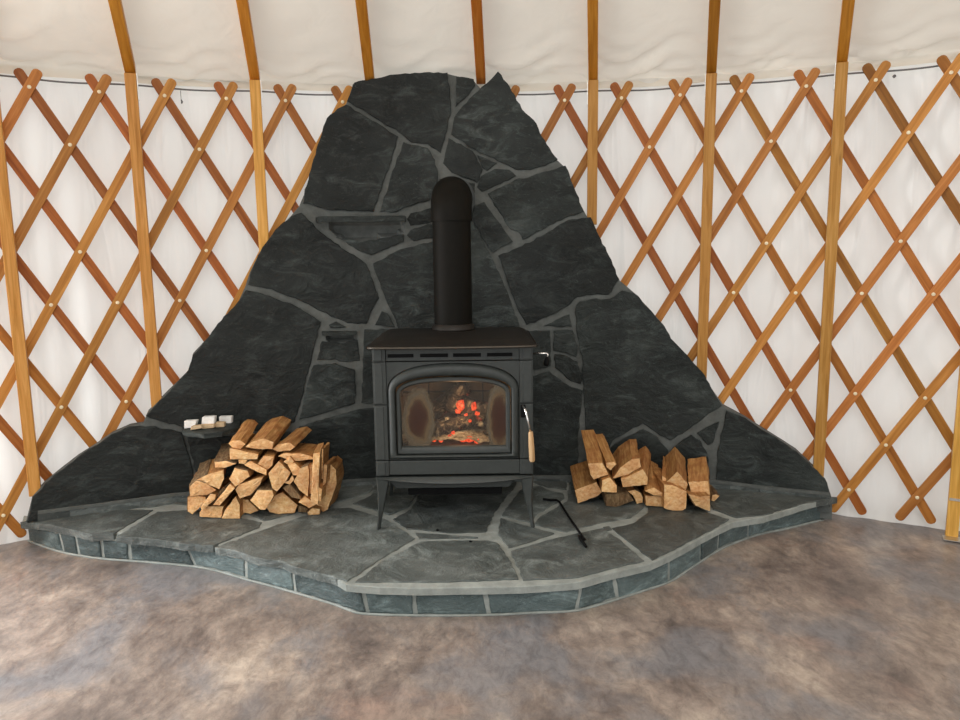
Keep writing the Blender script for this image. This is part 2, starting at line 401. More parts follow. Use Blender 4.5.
WS = [
 [(348,101),(352,93),(355,84),(372,80),(395,76),(415,74),(447,74),(449,92),(450,110),(446,131),(440,152),(428,143),(412,142),(400,132),(375,117)],
 [(457,78),(473,80),(474,86),(464,98),(456,106)],
 [(482,88),(492,80),(498,73),(509,88),(521,110),(533,121),(546,145),(557,159),(545,165),(530,169),(516,169),(498,160),(473,148),(452,134),(455,118),(470,100)],
 [(449,139),(472,152),(482,170),(477,182),(468,178),(452,172),(444,163)],
 [(478,156),(496,163),(487,170),(483,167)],
 [(478,187),(482,177),(495,170),(509,171),(515,176),(500,183),(482,191)],
 [(489,194),(515,181),(532,177),(565,167),(574,190),(583,211),(565,217),(545,227),(523,239),(519,231),(511,229),(500,212)],
 [(475,206),(484,203),(497,221),(512,241),(493,252),(483,238),(473,217)],
 [(499,256),(522,247),(545,235),(569,221),(590,218),(596,232),(608,256),(618,279),(608,294),(592,294),(577,296),(567,305),(546,316),(527,324),(520,312),(509,284)],
 [(544,326),(560,319),(569,315),(571,326)],
 [(576,309),(580,302),(592,300),(610,300),(622,291),(634,294),(650,311),(664,327),(670,339),(690,360),(704,376),(713,392),(721,405),(708,413),(690,427),(670,439),(660,434),(643,422),(628,430),(612,440),(598,470),(587,436),(585,400),(583,360),(578,335)],
 [(612,447),(628,437),(643,430),(657,438),(667,450),(664,500),(600,500),(604,465)],
 [(674,448),(691,435),(700,442),(707,456),(710,482),(712,500),(670,500),(672,465)],
 [(698,433),(718,422),(712,442),(708,444)],
 [(727,411),(745,419),(770,435),(796,452),(816,471),(826,483),(829,506),(780,505),(720,498),(717,480),(719,448)],
 [(555,355),(565,356),(577,362),(582,378),(580,383),(571,380),(556,367)],
 [(554,331),(572,331),(577,345),(576,356),(563,351),(554,350)],
 [(500,331),(549,331),(550,350),(550,365),(538,368),(520,368),(500,365)],
 [(536,376),(549,372),(560,380),(571,388),(582,391),(580,408),(577,440),(578,500),(500,500),(500,380)],
 [(328,119),(338,110),(346,106),(372,122),(397,137),(389,165),(378,195),(373,211),(328,209),(313,204),(304,203),(306,190),(312,170),(319,145)],
 [(404,143),(413,146),(427,149),(434,160),(437,178),(432,198),(410,205),(396,211),(381,211),(391,180)],
 [(411,214),(431,209),(440,214),(440,220),(411,225),(408,219)],
 [(411,231),(440,222),(440,236),(414,240),(408,235)],
 [(336,238),(362,243),(403,235),(403,241),(371,254),(358,249)],
 [(374,264),(401,250),(440,240),(440,330),(400,330),(397,320),(388,302),(379,278)],
 [(382,312),(387,314),(394,326),(376,324)],
 [(292,217),(301,214),(323,235),(345,251),(365,264),(372,280),(378,298),(372,308),(366,323),(348,322),(323,311),(300,299),(272,288),(249,284),(252,272),(263,248),(276,231)],
 [(330,325),(336,322),(346,327),(331,327)],
 [(322,342),(340,344),(357,341),(359,360),(345,361),(335,358),(318,359)],
 [(314,366),(335,364),(354,370),(355,386),(354,402),(335,408),(300,419),(305,395)],
 [(365,330),(440,330),(440,400),(373,402),(362,402)],
 [(300,427),(330,418),(359,410),(440,405),(440,500),(300,500)],
 [(246,291),(270,297),(300,309),(320,322),(315,340),(308,368),(300,400),(294,421),(270,430),(240,429),(200,429),(165,421),(147,415),(160,401),(177,384),(189,371),(194,355),(207,340),(222,321),(238,303)],
 [(28,520),(34,497),(46,484),(60,472),(78,458),(95,447),(112,435),(130,427),(150,427),(181,433),(186,450),(192,470),(195,500),(120,512)],
 [(440,180),(474,184),(472,205),(440,210)],
 [(436,216),(470,218),(490,256),(506,290),(519,326),(436,326)],
 [(188,438),(235,436),(290,432),(294,500),(200,500),(196,470)],
]
bm = bmesh.new(); lay = bm.loops.layers.float_color.new('tone'); rd = random.Random(11)
stone(bm, lay, [Vector(sz(*p)) for p in WALL_OUT], -.055, .0, .003, 1, slabmap, rd, .05, .002, .02, .004)
for p in WS:
    stone(bm, lay, [Vector(sz(*q)) for q in p], -.004, .011, .0075, 0, wallmap, rd, .022, .0042, .06, .004, grow=.005)
BASE = [(38,512),(70,508),(104,504),(140,499),(177,494),(215,491),(260,487),(300,484),(345,481),(400,478),(480,477),(560,477),(610,476.5),(660,478),(700,480),(730,483),(760,487),(795,490.5),(829,493.5)]
for (x0, y0), (x1, y1) in zip(BASE, BASE[1:]):
    stone(bm, lay, [Vector(sz(x0, y0-1)), Vector(sz(x1, y1-1)), Vector(sz(x1, y1+18)), Vector(sz(x0, y0+18))], -.004, .016, .001, 2, wallmap, rd, .05, .0, .2, .001)
    stone(bm, lay, [Vector(sz(x0, y0-2.2)), Vector(sz(x1, y1-2.2)), Vector(sz(x1, y1+1.0)), Vector(sz(x0, y0+1.0))], -.004, .021, .001, 1, wallmap, rd, .05, .001, .2, .001)
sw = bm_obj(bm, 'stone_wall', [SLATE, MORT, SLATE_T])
tag(sw, 'tall dark slate flagstone heat shield tapering up behind the wood stove', 'stone wall')
# protruding slate ledges
def ledge(pts_top, z, th, name, label):
    rd = random.Random(5); bm = bmesh.new(); lay = bm.loops.layers.float_color.new('tone')
    stone(bm, lay, [Vector((p.x, p.y)) for p in pts_top], z-th, z, .001, 0, lambda x, y, h: Vector((x, y, h)), rd, .03, .003, .06, .004)
    o = bm_obj(bm, name, [SLATE], sw); o['label'] = label; return o
zl = at_r(208, 423, RS).z
def wallpt(px, py, r): p = at_r(px, py, r); return p
def ledge_pts(pxs, z, depths):
    out = []
    for px, d in zip(pxs, depths):
        p = at_r(px, 360, RS-d); a = math.atan2(p.x, p.y-CY); out.append(cyl(a, RS-d, z))
    return out
p1 = [at_z(182, 430, zl), at_z(186, 432, zl), at_z(204, 434.5, zl), at_z(222, 432.5, zl), at_z(240, 427, zl), cyl(sz(240, 430)[0]/RS, RS+.01, zl), cyl(sz(183, 430)[0]/RS, RS+.01, zl)]
LEDGE_Y = p1[2].y
ledge(p1, zl, .020, 'ledge', 'slate ledge jutting from the wall above the left woodpile')
zb = at_r(365, 216, RS-.07).z
ledge(ledge_pts([322, 324, 350, 385, 409, 409, 322], zb, [.0, .075, .085, .08, .06, -.01, -.01]), zb, .028, 'ledge', 'long slate ledge left of the stove pipe')
zc = at_r(340, 331, RS).z
ledge(ledge_pts([323, 328, 345, 358, 358, 323], zc, [.0, .05, .06, .04, -.01, -.01]), zc, .018, 'ledge', 'small slate ledge low left of the stove top')

# ------------------------------------------------------------ hearth
bm = bmesh.new(); lay = bm.loops.layers.float_color.new('tone'); rd = random.Random(23)
flat = lambda x, y, h: Vector((x, y, h))
FRONT = [(24,515),(52,524),(72,528),(93,533),(114,535),(156,538),(183,543),(213,546),(242,552),(257,557),(284,561),(297,567),(326,575),(346,583),(380,586),(418,587),(470,586),(523,585),(578,581),(614,571),(649,563),(670,554),(699,538),(720,527),(733,521),(764,516),(806,503),(836,496)]
front = [at_z(x, y-(3.5 if 30 < x < 340 else 0), HZ) for x, y in FRONT]
poly = [Vector((p.x, p.y)) for p in front]
a_l = math.atan2(front[0].x, front[0].y-CY); a_r = math.atan2(front[-1].x, front[-1].y-CY)
for k in range(0, 17):
    a = a_r+(a_l-a_r)*k/16; q = cyl(a, RS+.03, 0); poly.append(Vector((q.x, q.y)))
stone(bm, lay, poly, .096, HZ-.005, .0006, 1, flat, rd, .05, .002, .15, .004)
HS = [
 [(23,515),(45,511),(103,507),(152,510),(113,533),(93,534),(72,529),(50,524)],
 [(40,509),(110,503),(177,492),(188,495),(188,505),(172,503),(155,506),(110,504)],
 [(117,536),(158,512),(190,510),(222,513),(247,519),(261,522),(258,527),(213,545),(183,543),(156,539)],
 [(190,505),(190,493),(250,486),(372,480),(372,489),(366,493),(329,504),(297,512),(270,519),(264,520),(250,514),(222,508)],
 [(216,547),(263,530),(300,517),(333,508),(350,508),(384,519),(414,538),(384,556),(347,580),(326,574),(297,567),(284,561),(257,557),(242,552)],
 [(356,581),(384,560),(421,542),(455,541),(488,541),(496,543),(508,560),(517,578),(470,580),(418,581)],
 [(423,488),(470,486),(516,482),(514,486),(494,511),(485,531),(450,532),(408,528),(394,519),(412,509)],
 [(416,532),(440,534),(478,537),(420,538)],
 [(376,480),(419,483),(417,492),(407,507),(389,514),(354,503),(372,495)],
 [(501,518),(530,527),(553,533),(530,541),(509,547),(499,534)],
 [(512,551),(540,543),(570,535),(602,528),(620,540),(643,560),(612,567),(578,576),(524,579)],
 [(504,512),(523,488),(540,486),(548,490),(562,493),(563,498),(536,514),(530,522),(503,515)],
 [(541,516),(568,501),(570,480),(640,480),(643,507),(630,517),(600,522),(566,531),(535,524)],
 [(527,480),(566,480),(566,489),(549,487)],
 [(613,528),(634,523),(649,512),(650,480),(700,482),(700,508),(708,513),(728,519),(714,527),(699,535),(670,550),(652,559),(630,541)],
 [(604,527),(609,526),(611,529),(607,530)],
 [(714,509),(705,492),(705,482),(770,484),(834,490),(836,495),(806,502),(764,514),(737,517)],
]
for p in HS:
    pl = []
    for x, y in p:
        q = at_z(x, y, HZ); r_ = math.hypot(q.x, q.y-CY)
        if r_ > RS+.02: a = math.atan2(q.x, q.y-CY); q = cyl(a, RS+.02, 0)
        pl.append(Vector((q.x, q.y)))
    stone(bm, lay, pl, HZ-.032, HZ, .0022, 0, flat, rd, .025, .004, .09, .003, grow=.005)
# riser
RB = [(30,541),(46,547),(62,552),(82,556),(104,559),(130,561),(156,563),(197,567),(222,572),(249,580),(272,586),(297,593),(334,604),(350,610),(367,614),(425,615.5),(487,615),(530,613),(572,611),(594,606),(617,599),(642,591),(668,582),(684,572),(699,562),(720,549),(747,538),(765,533),(785,529),(805,524),(822,520)]
rb = [at_z(x, y, 0) for x, y in RB]
# smooth the foot line
def cr(P, m=6):
    out = []
    for i in range(len(P)-1):
        p0, p1, p2, p3 = P[max(i-1, 0)], P[i], P[i+1], P[min(i+2, len(P)-1)]
        for k in range(m):
            t = k/m; out.append(.5*((2*p1)+(p2-p0)*t+(2*p0-5*p1+4*p2-p3)*t*t+(3*p1-p0-3*p2+p3)*t**3))
    return out+[P[-1]]
rbs = cr(rb); S = [0]
for i in range(1, len(rbs)): S.append(S[-1]+(rbs[i]-rbs[i-1]).length)
def risermap(s, z, h):
    s = min(max(s, 0), S[-1]-1e-5); i = 0
    lo, hi = 0, len(S)-1
    while hi-lo > 1:
        m_ = (lo+hi)//2
        if S[m_] <= s: lo = m_
        else: hi = m_
    t = (s-S[lo])/(S[lo+1]-S[lo]); p = rbs[lo].lerp(rbs[lo+1], t)
    d = (rbs[min(lo+2, len(rbs)-1)]-rbs[max(lo-1, 0)]).normalized(); nrm = Vector((d.y, -d.x, 0))
    return Vector((p.x, p.y, z))+nrm*h
RX = [p[0] for p in RB]
RSi = [S[min(i*6, len(S)-1)] for i in range(len(RB))]
def s_of_x(x):
    for i in range(len(RX)-1):
        if x <= RX[i+1]: return RSi[i]+(RSi[i+1]-RSi[i])*(x-RX[i])/(RX[i+1]-RX[i])
    return S[-1]
# mortar core, a solid with thickness
L_ = S[-1]; zt = .100
core = [Vector((0, 0)), Vector((L_, 0)), Vector((L_, zt)), Vector((0, zt))]
stone(bm, lay, core, -.05, .002, .0012, 1, risermap, rd, .06, .0, .05, .003)
J = [(59,65),(77,80),(103,104),(131,131),(184,196),(249,247),(295,296),(363,368),(414.5,416),(484,489),(581,576),(611,617),(667,668),(698.5,699),(719,717),(747,747)]
edges = [(0, 0)]+[(s_of_x(b_)+(a_-b_)/330, s_of_x(b_)) for a_, b_ in J]+[(L_, L_)]
for (t0, b0), (t1, b1) in zip(edges, edges[1:]):
    g = .0085
    zt_ = rd.uniform(.088, .097); zb_ = rd.uniform(.006, .012)
    stone(bm, lay, [Vector((b0+g, zb_)), Vector((b1-g, zb_)), Vector((t1-g, zt_)), Vector((t0+g, zt_+rd.uniform(-.004, .002)))], -.02, .008, .003, 2, risermap, rd, .022, .0028, .05, .005)
# light bead where the riser meets the floor
ring = []
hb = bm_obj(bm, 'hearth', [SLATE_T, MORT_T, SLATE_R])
tag(hb, 'low curved slate flagstone hearth with pale mortar joints under the stove', 'hearth')
mb = MB(); mb.tube([risermap(L_*k/160, .004, .007) for k in range(0, 161)], .0055, 6)
mb.build('mortar_bead', MORT_T, hb, smooth=True)

# ------------------------------------------------------------ lattice wall
latt = root('lattice_wall', (0, CY, 0), 'long crisscross lattice of amber wooden laths standing against the white liner', 'lattice')
def lath(u0, sgn, r, m):
    """runs from the top bolt u0 down; sgn -1 leans down to the left"""
    mb = MB(); t0, t1 = -.25, 8.44; w = .0215; th = .011; ns = 46; rings = []
    pts = []
    for k in range(ns+1):
        t = t0+(t1-t0)*k/ns; u = u0+sgn*t; pts.append((t, ang(u)*r, Z0-t*DZ))
    ds = pts[-1][1]-pts[0][1]; dz = pts[-1][2]-pts[0][2]
    def off(i):
        a, b = pts[max(i-1, 0)], pts[min(i+1, ns)]; d = Vector((b[1]-a[1], b[2]-a[2])).normalized(); return d, Vector((-d.y, d.x))
    L = 0; seq = []
    ext = [(0, -.019, .30), (0, -.015, .68), (0, -.008, .93), (0, 0, 1)]
    for e in ext: seq.append(e)
    for i in range(1, ns): seq.append((i, 0, 1))
    for e in ext[::-1]: seq.append((ns, -e[1], e[2]))
    b = 0
    for (i, e, wf) in seq:
        d, nn = off(i); cs = Vector((pts[i][1], pts[i][2]))+d*e
        p, q = cs+nn*w*wf, cs-nn*w*wf
        mb.v += [cyl(p.x/r, r, p.y), cyl(q.x/r, r, q.y), cyl(q.x/r, r+th, q.y), cyl(p.x/r, r+th, p.y)]
    n_ = len(seq); ln = 2.3
    for k in range(n_-1):
        v0, v1 = ln*k/n_, ln*(k+1)/n_
        for j in range(4):
            a = 4*k+j; c = 4*k+(j+1) % 4; uu = ((0, .039), (.039, .05), (.05, .09), (.09, .1))[j]
            mb.face((a, c, c+4, a+4), [(uu[0], v0), (uu[1], v0), (uu[1], v1), (uu[0], v1)])
    mb.face((3, 2, 1, 0)); e = 4*(n_-1); mb.face((e, e+1, e+2, e+3))
    return mb.build('lath', m, latt, bevel=.0015)
us = [u for u in range(-30, 28, 2)]
for u0 in us:
    if u0-8 > 20 or u0 < -20: pass
    else:
        lf = lath(u0, -1, RL, LATH)
        for row in (0, 1, 3, 4, 6, 7, 8):
            u = u0-row
            if -21 <= u <= 17:
                zz = Z0-row*DZ
                # leave out the bolts that stand behind the stone
                x_lim = 4.0
                p = cyl(ang(u), RL, zz); c = p-O; yc = c.dot(FWD); px = 480+F*c.dot(RGT)/yc; py = 360-F*c.dot(UPV)/yc
                if 160+(480-py)*.39 < px < 800-(480-py)*.56 and py > 108: continue
                mb = MB(); nrm = Vector((-math.sin(ang(u)), -math.cos(ang(u)), 0))
                mb.tube([p+nrm*-.002, p+nrm*.003, p+nrm*.005], [.0085, .0085, .005], 12)
                o = mb.build('bolt', BRASS, lf, smooth='auto')
for u0 in us:
    if u0+8 < -22 or u0 > 18: continue
    lath(u0, 1, RL+.0125, LATHB)

# tension cable
mb = MB(); pts = []
for k in range(0, 241):
    u = -26+48*k/240; a = ang(u); sag = .004*math.sin(u*math.pi/2)
    pts.append(cyl(a, 4.612, 2.157+sag))
mb.tube(pts, .0042, 8)
cb = mb.build('tension_cable', CABLE, smooth=True)
tag(cb, 'thin grey steel cable running round the top of the lattice', 'cable')

# posts
def contour_z(u, py, r=4.548):
    for k in range(2000):
        z = .0+k*.0012; c = cyl(ang(u), r, z)-O; y = 360-F*c.dot(UPV)/c.dot(FWD)
        if y < py: return z
    return 0
POSTS = [(-19, 489, 'pine wall post nearest the left edge of the photo, foot behind the hearth tip'), (-15, 404, 'second pine wall post from the left, its foot behind the slate shoulder'),
 (-11, 246, 'short visible pine wall post just left of the slate peak'), (1, 219, 'first pine wall post right of the slate peak'),
 (5, 374, 'second pine wall post right of the slate peak'), (9, 474, 'full-height pine wall post meeting the right tip of the slate wall'), (13, None, 'pine wall post at the right edge standing on the brown floor')]
for u, py, lab in POSTS:
    zb_ = -.0 if py is None else contour_z(u, py)-.03
    zt_ = 2.197; a = ang(u); M = Matrix.Rotation(-a, 4, 'Z'); b0 = cyl(a, 4.547, zb_)
    rt = root('wall_post', tuple(b0), lab, 'post', 'wall posts')
    mb = MB(); mb.box(cyl(a, 4.547, (zb_+zt_)/2), (.050, .042, zt_-zb_), M); mb.build('post', POST, rt, bevel=.003)
    mb = MB(); q = cyl(a+(.0062 if u < 1 else -.0062), 4.547, 2.14); mb.box(q, (.003, .03, .12), M); mb.build('bracket', STEEL, rt)
    if py is None:
        mb = MB(); mb.box(cyl(a, 4.50, .008)+Vector((-.0, 0, 0)), (.075, .06, .004), M)
        mb.build('foot_plate', STEEL, rt)
        mb = MB(); mb.box(cyl(a, 4.5245, .19), (.045, .003, .012), M); mb.build('screw_plate', STEEL, rt)
# rafters
RAF = [(-19, 'roof rafter nearest the upper left corner'), (-15, 'leftmost roof rafter, above the second post'), (-11, 'roof rafter above the short post left of the slate peak'), (-7, 'roof rafter ending behind the left end of the slate peak'),
 (-3, 'roof rafter ending in the notch of the slate peak'), (1, 'roof rafter above the first post right of the peak'), (5, 'roof rafter above the second post right of the peak'), (9, 'rightmost roof rafter in view, leaning to the right'), (13, 'roof rafter beyond the upper right corner')]
for u, lab in RAF:
    a = ang(u); r0, r1 = 4.565, 1.0; dirr = Vector((-math.sin(a), -math.cos(a), 0)); lat = Vector((math.cos(a), -math.sin(a), 0))
    p0 = cyl(a, r0, 2.1965-.0125+SL*0); p1 = cyl(a, r1, 2.1965-.0125+SL*(r0-r1))+Vector((-.13, 0, 0))
    d = (p1-p0).normalized(); w = .0235; th = .046
    mb = MB(); upn = Vector((0, 0, 1))
    sec = [(-w, .014), (w, .014), (w, th+.014), (-w, th+.014)]
    for P in (p0, p1):
        for x, z in sec: mb.v.append(P+lat*x+upn*z)
    Ln = (p1-p0).length
    for j in range(4):
        k = (j+1) % 4; uu = ((0, .047), (.05, .1), (.11, .157), (.16, .21))[j]
        mb.face((j, k, k+4, j+4), [(uu[0], 0), (uu[1], 0), (uu[1], Ln), (uu[0], Ln)])
    mb.face((3, 2, 1, 0)); mb.face((4, 5, 6, 7))
    o = mb.build('rafter', RAFT, bevel=.003, base=tuple(p0)); tag(o, lab, 'rafter', 'roof rafters')
# centre ring carrying the rafters
mb = MB(); zr = 2.184+SL*(4.565-1.0)+.03
for rr_, zz in ((1.03, zr-.09), (.93, zr-.09), (.93, zr+.10), (1.03, zr+.10)):
    for k in range(64): mb.v.append(cyl(2*math.pi*k/64, rr_, zz))
for j in range(4):
    for k in range(64):
        a_, b_ = j*64+k, j*64+(k+1) % 64; jn = ((j+1) % 4)*64; mb.face((a_, b_, jn+(k+1) % 64, jn+k))
o = mb.build('roof_ring', RAFT, base=(0, CY, zr-.09)); tag(o, 'round wooden compression ring under the skylight', 'roof ring')
# small hardware hanging on the wall
p = at_r(181, 98, 4.60); mb = MB(); mb.tube([p+Vector((0, 0, .035)), p+Vector((0, 0, -.01))], .0015, 6); mb.tube([p+Vector((0, 0, -.008)), p+Vector((.004, 0, -.018)), p+Vector((0, 0, -.026))], [.003, .005, .003], 8)
o = mb.build('hook', CABLE, smooth=True, base=tuple(p)); tag(o, 'tiny dark hook hanging from the cable between two lattice tops', 'hook')
p = at_r(894, 76.5, 4.606); mb = MB(); mb.tube([p, p+Vector((-.002, -.008, 0))], .007, 12)
o = mb.build('grommet', CABLE, smooth=True, base=tuple(p)); tag(o, 'small dark grommet in the liner near the upper right', 'grommet')
#STOVE
# ------------------------------------------------------------ wood stove
YF = 3.10; XC = at_y(453.3, 400, YF).x
def ZP(py, y=YF): return at_y(453, py, y).z
def XP(px, py, y=YF): return at_y(px, py, y).x
st = root('wood_stove', (XC, 3.35, HZ), 'charcoal cast iron wood stove with arched glass door and fire inside', 'wood stove')
ZB, ZT = ZP(475), ZP(346)      # body bottom and top
HW = .349
def rbox(mb, x0, x1, y0, y1, z0, z1, mi=0, **k): mb.box(((x0+x1)/2, (y0+y1)/2, (z0+z1)/2), (x1-x0, y1-y0, z1-z0), None, mi, **k)
YB = 3.60
mb = MB()
rbox(mb, XC-HW+.010, XC-HW+.032, YF+.02, YB, ZB, ZT); rbox(mb, XC+HW-.032, XC+HW-.010, YF+.02, YB, ZB, ZT)
rbox(mb, XC-HW+.032, XC+HW-.032, YB-.02, YB, ZB, ZT); rbox(mb, XC-HW+.032, XC+HW-.032, YF+.03, YB-.02, ZB, ZB+.03); rbox(mb, XC-HW+.032, XC+HW-.032, YF+.03, YB-.02, ZT-.05, ZT-.03)
mb.build('body', IRON2, st, bevel=.004)
# corner pilasters in stacked blocks
zj = [ZP(475), ZP(459.5), ZP(404), ZP(361), ZP(346.5)]
for sx in (-1, 1):
    mb = MB()
    for a, b in zip(zj, zj[1:]):
        x0, x1 = XC+sx*.348, XC+sx*.290
        rbox(mb, min(x0, x1), max(x0, x1), YF-.006, YF+.045, a+.0015, b-.0015)
        xx = XC+sx*.324; rbox(mb, xx-.018, xx+.018, YF-.0095, YF, a+.006, b-.006)
    mb.build('pilaster', IRON, st, bevel=.0025)
# front plate with an arched opening
def arch(hw, zb, zs, zt, y, n=10, m=36, p=2.35, bow=0):
    pts = []
    for k in range(n): pts.append((-hw+2*hw*k/n, zb))
    for k in range(n): pts.append((hw, zb+(zs-zb)*k/n))
    for k in range(m):
        t = math.pi*k/m; c, s = math.cos(t), math.sin(t)
        pts.append((hw*math.copysign(abs(c)**(2/p), c), zs+(zt-zs)*abs(s)**(2/p)))
    for k in range(n): pts.append((-hw, zs-(zs-zb)*k/n))
    return [Vector((XC+x, y, z)) for x, z in pts]
def rect_like(hw, zb, zt, y, n=10, m=36):
    pts = []
    for k in range(n): pts.append((-hw+2*hw*k/n, zb))
    for k in range(n): pts.append((hw, zb+(zt-.1-zb)*k/n))
    for k in range(m):
        t = math.pi*k/m; c, s = math.cos(t), math.sin(t); q = max(abs(c), abs(s)); x, z = hw*c/q, .1*s/q
        pts.append((x, zt-.1+z))
    for k in range(n): pts.append((-hw, zt-.1-(zt-.1-zb)*k/n))
    return [Vector((XC+x, y, z)) for x, z in pts]
zd0, zd1 = ZP(459), ZP(361.5)
mb = MB()
mb.loft([rect_like(.289, zd0, zd1, YF+.03), rect_like(.289, zd0, zd1, YF+.001), arch(.2875, zd0+.0025, ZP(391), ZP(362.9), YF+.001), arch(.2875, zd0+.0025, ZP(391), ZP(362.9), YF+.03)])
mb.build('front_plate', IRON, st)
mb = MB(); zs = ZP(392)
R = [(.287, zd0+.003, zs, ZP(363.4), YF+.02), (.286, zd0+.004, zs, ZP(363.6), YF+.003), (.282, zd0+.007, zs, ZP(364.6), YF-.005), (.271, zd0+.012, zs, ZP(367.5), YF-.013), (.261, zd0+.016, zs, ZP(371.5), YF-.015), (.256, zd0+.020, zs, ZP(374.5), YF-.009), (.253, zd0+.023, zs, ZP(376), YF+.004), (.253, zd0+.023, zs, ZP(376), YF+.03)]
mb.loft([arch(*r) for r in R])
mb.build('arch_surround', IRON, st, smooth=True)
# door with glass and handle
door = None
mb = MB(); zs2 = ZP(395)
R = [(.2495, zd0+.026, zs2, ZP(377.3), YF+.02), (.2495, zd0+.026, zs2, ZP(377.3), YF-.002), (.246, zd0+.029, zs2, ZP(378.2), YF-.006), (.235, zd0+.042, zs2, ZP(380.4), YF-.006), (.231, ZP(447), zs2, ZP(381.4), YF-.001), (.229, ZP(446), zs2, ZP(382), YF+.006), (.229, ZP(446), zs2, ZP(382), YF+.014)]
mb.loft([arch(*r, p=2.6) for r in R])
door = mb.build('door', IRON, st, smooth='auto')
# sooty glass
m, nt, b, N, L = mat('sooty_glass'); t = N.new('ShaderNodeTexCoord'); GL = m
sepx = N.new('ShaderNodeSeparateXYZ'); L.new(t.outputs['Object'], sepx.inputs[0])
def blob(cx, cz, rx, rz):
    mp = mapping(N, L, t.outputs['Object'], (1/rx, 0, 1/rz)); mp.inputs['Location'].default_value = (-cx/rx, 0, -cz/rz)
    nz = noise_n(N, L, t.outputs['Object'], 16, 5, .6); ad = N.new('ShaderNodeVectorMath'); ad.operation = 'MULTIPLY_ADD'; L.new(nz.outputs['Color'], ad.inputs[0]); ad.inputs[1].default_value = (.7, 0, .7); L.new(mp.outputs[0], ad.inputs[2])
    ln = N.new('ShaderNodeVectorMath'); ln.operation = 'LENGTH'; L.new(ad.outputs[0], ln.inputs[0]); return ln.outputs['Value']
zc_ = (ZP(415)-HZ)
d1 = blob(-.165+.03, zc_+.02, .058, .115); d2 = blob(.200+.02, zc_+.02, .048, .14)
mn = N.new('ShaderNodeMath'); mn.operation = 'MINIMUM'; L.new(d1, mn.inputs[0]); L.new(d2, mn.inputs[1])
cr_ = ramp(N, [(.3, (.042, .012, .004)), (.62, (.050, .018, .006)), (.85, (.13, .085, .042)), (1.0, (.12, .09, .055))]); L.new(mn.outputs[0], cr_.inputs[0])
fr = ramp(N, [(.35, (.90,)*3), (.75, (.78,)*3), (1.0, (.45,)*3)]); 
dv = N.new('ShaderNodeMath'); dv.operation = 'DIVIDE'; dv.inputs[1].default_value = 1.5; L.new(mn.outputs[0], dv.inputs[0]); L.new(dv.outputs[0], fr.inputs[0])
fr.color_ramp.elements[2].position = .88; fr.color_ramp.elements[2].color = (.06, .06, .06, 1)
b.inputs['Roughness'].default_value = .25; L.new(cr_.outputs[0], b.inputs['Base Color'])
tr = N.new('ShaderNodeBsdfTransparent'); tr.inputs[0].default_value = (.93, .9, .84, 1); gl = N.new('ShaderNodeBsdfGlossy'); gl.inputs['Roughness'].default_value = .04
mg = N.new('ShaderNodeMixShader'); mg.inputs[0].default_value = .035; L.new(tr.outputs[0], mg.inputs[1]); L.new(gl.outputs[0], mg.inputs[2])
ms = N.new('ShaderNodeMixShader'); L.new(fr.outputs[0], ms.inputs[0]); L.new(mg.outputs[0], ms.inputs[1]); L.new(b.outputs[0], ms.inputs[2]); L.new(ms.outputs[0], nt.nodes['Material Output'].inputs[0])
mb = MB(); f0 = arch(.231, ZP(447), zs2, ZP(381.4), YF+.008, p=2.6); f1 = [v+Vector((0, .004, 0)) for v in f0]
mb.loft([f0, f1], cap0=True, cap1=True)
g = mb.build('glass', GL, door); g['label'] = 'soot-browned door glass'
# handle on the right
hp0 = at_y(523, 406, YF-.02); hp1 = at_y(526, 412, YF-.045); hp2 = at_y(530.5, 434, YF-.055)
mb = MB(); mb.tube([at_y(523, 406, YF+.0), hp0, hp1, hp2], .0048, 10); mb.build('handle', CHROME, door, smooth=True)
ga, gb = at_y(530.6, 431.5, YF-.055), at_y(532.2, 461.5, YF-.055)
gp = [ga, ga.lerp(gb, .06), ga.lerp(gb, .5), ga.lerp(gb, .95), gb]
mb = MB(); mb.tube(gp, [.008, .0105, .0125, .0125, .0095], 14); o = mb.build('grip', GRIP, door, smooth='auto'); o['label'] = 'turned wooden grip'
mb = MB(); rbox(mb, XP(520.5, 415), XP(525.5, 415), YF-.012, YF-.004, ZP(418), ZP(405)); mb.build('latch_slot', BLACK, door, bevel=.003)
# louvred strip
mb = MB(); rbox(mb, XC-.289, XC+.289, YF, YF+.03, ZP(360.5), ZP(346.5)); mb.build('louvre_panel', IRON, st, bevel=.002)
for a_, b_ in ((387.5, 413.5), (420, 448), (453, 481), (487, 512.5)):
    mb = MB(); rbox(mb, XP(a_, 355), XP(b_, 355), YF-.0015, YF+.004, ZP(357), ZP(353.4)); mb.build('vent_slot', BLACK, st, bevel=.0012)  # raised black strip, painting the dark inside the opening
# top plate
def plate(hw, y0, y1, z, bow=.012, n=16, rc=.03):
    P = []
    for k in range(n+1):
        t = -1+2*k/n; P.append(Vector((XC+hw*t, y0-bow*(1-t*t)+rc*.35*abs(t)**10, z)))
    P += [Vector((XC+hw, y1-rc, z)), Vector((XC+hw-rc*.7, y1, z))]
    P += [Vector((XC-hw+rc*.7, y1, z)), Vector((XC-hw, y1-rc, z))]
    return P
zt = ZP(349, 3.05)
mb = MB(); mb.loft([plate(.346, 3.075, 3.60, zt-.002), plate(.356, 3.055, 3.615, zt), plate(.365, 3.042, 3.62, zt+.005), plate(.367, 3.038, 3.62, zt+.011), plate(.362, 3.046, 3.615, zt+.016), plate(.352, 3.056, 3.605, zt+.016), plate(.342, 3.09, 3.59, zt+.029), plate(.325, 3.14, 3.58, zt+.036)], cap0=True, cap1=True)
mb.build('top_plate', TOPI, st, smooth='auto', bevel=0)
ztop = zt+.036
mb = MB(); rim = [Vector((XC+.358*(-1+2*k/24), 3.0375-.012*(1-(-1+2*k/24)**2)+.0105*abs(-1+2*k/24)**10, zt+.0085)) for k in range(25)]
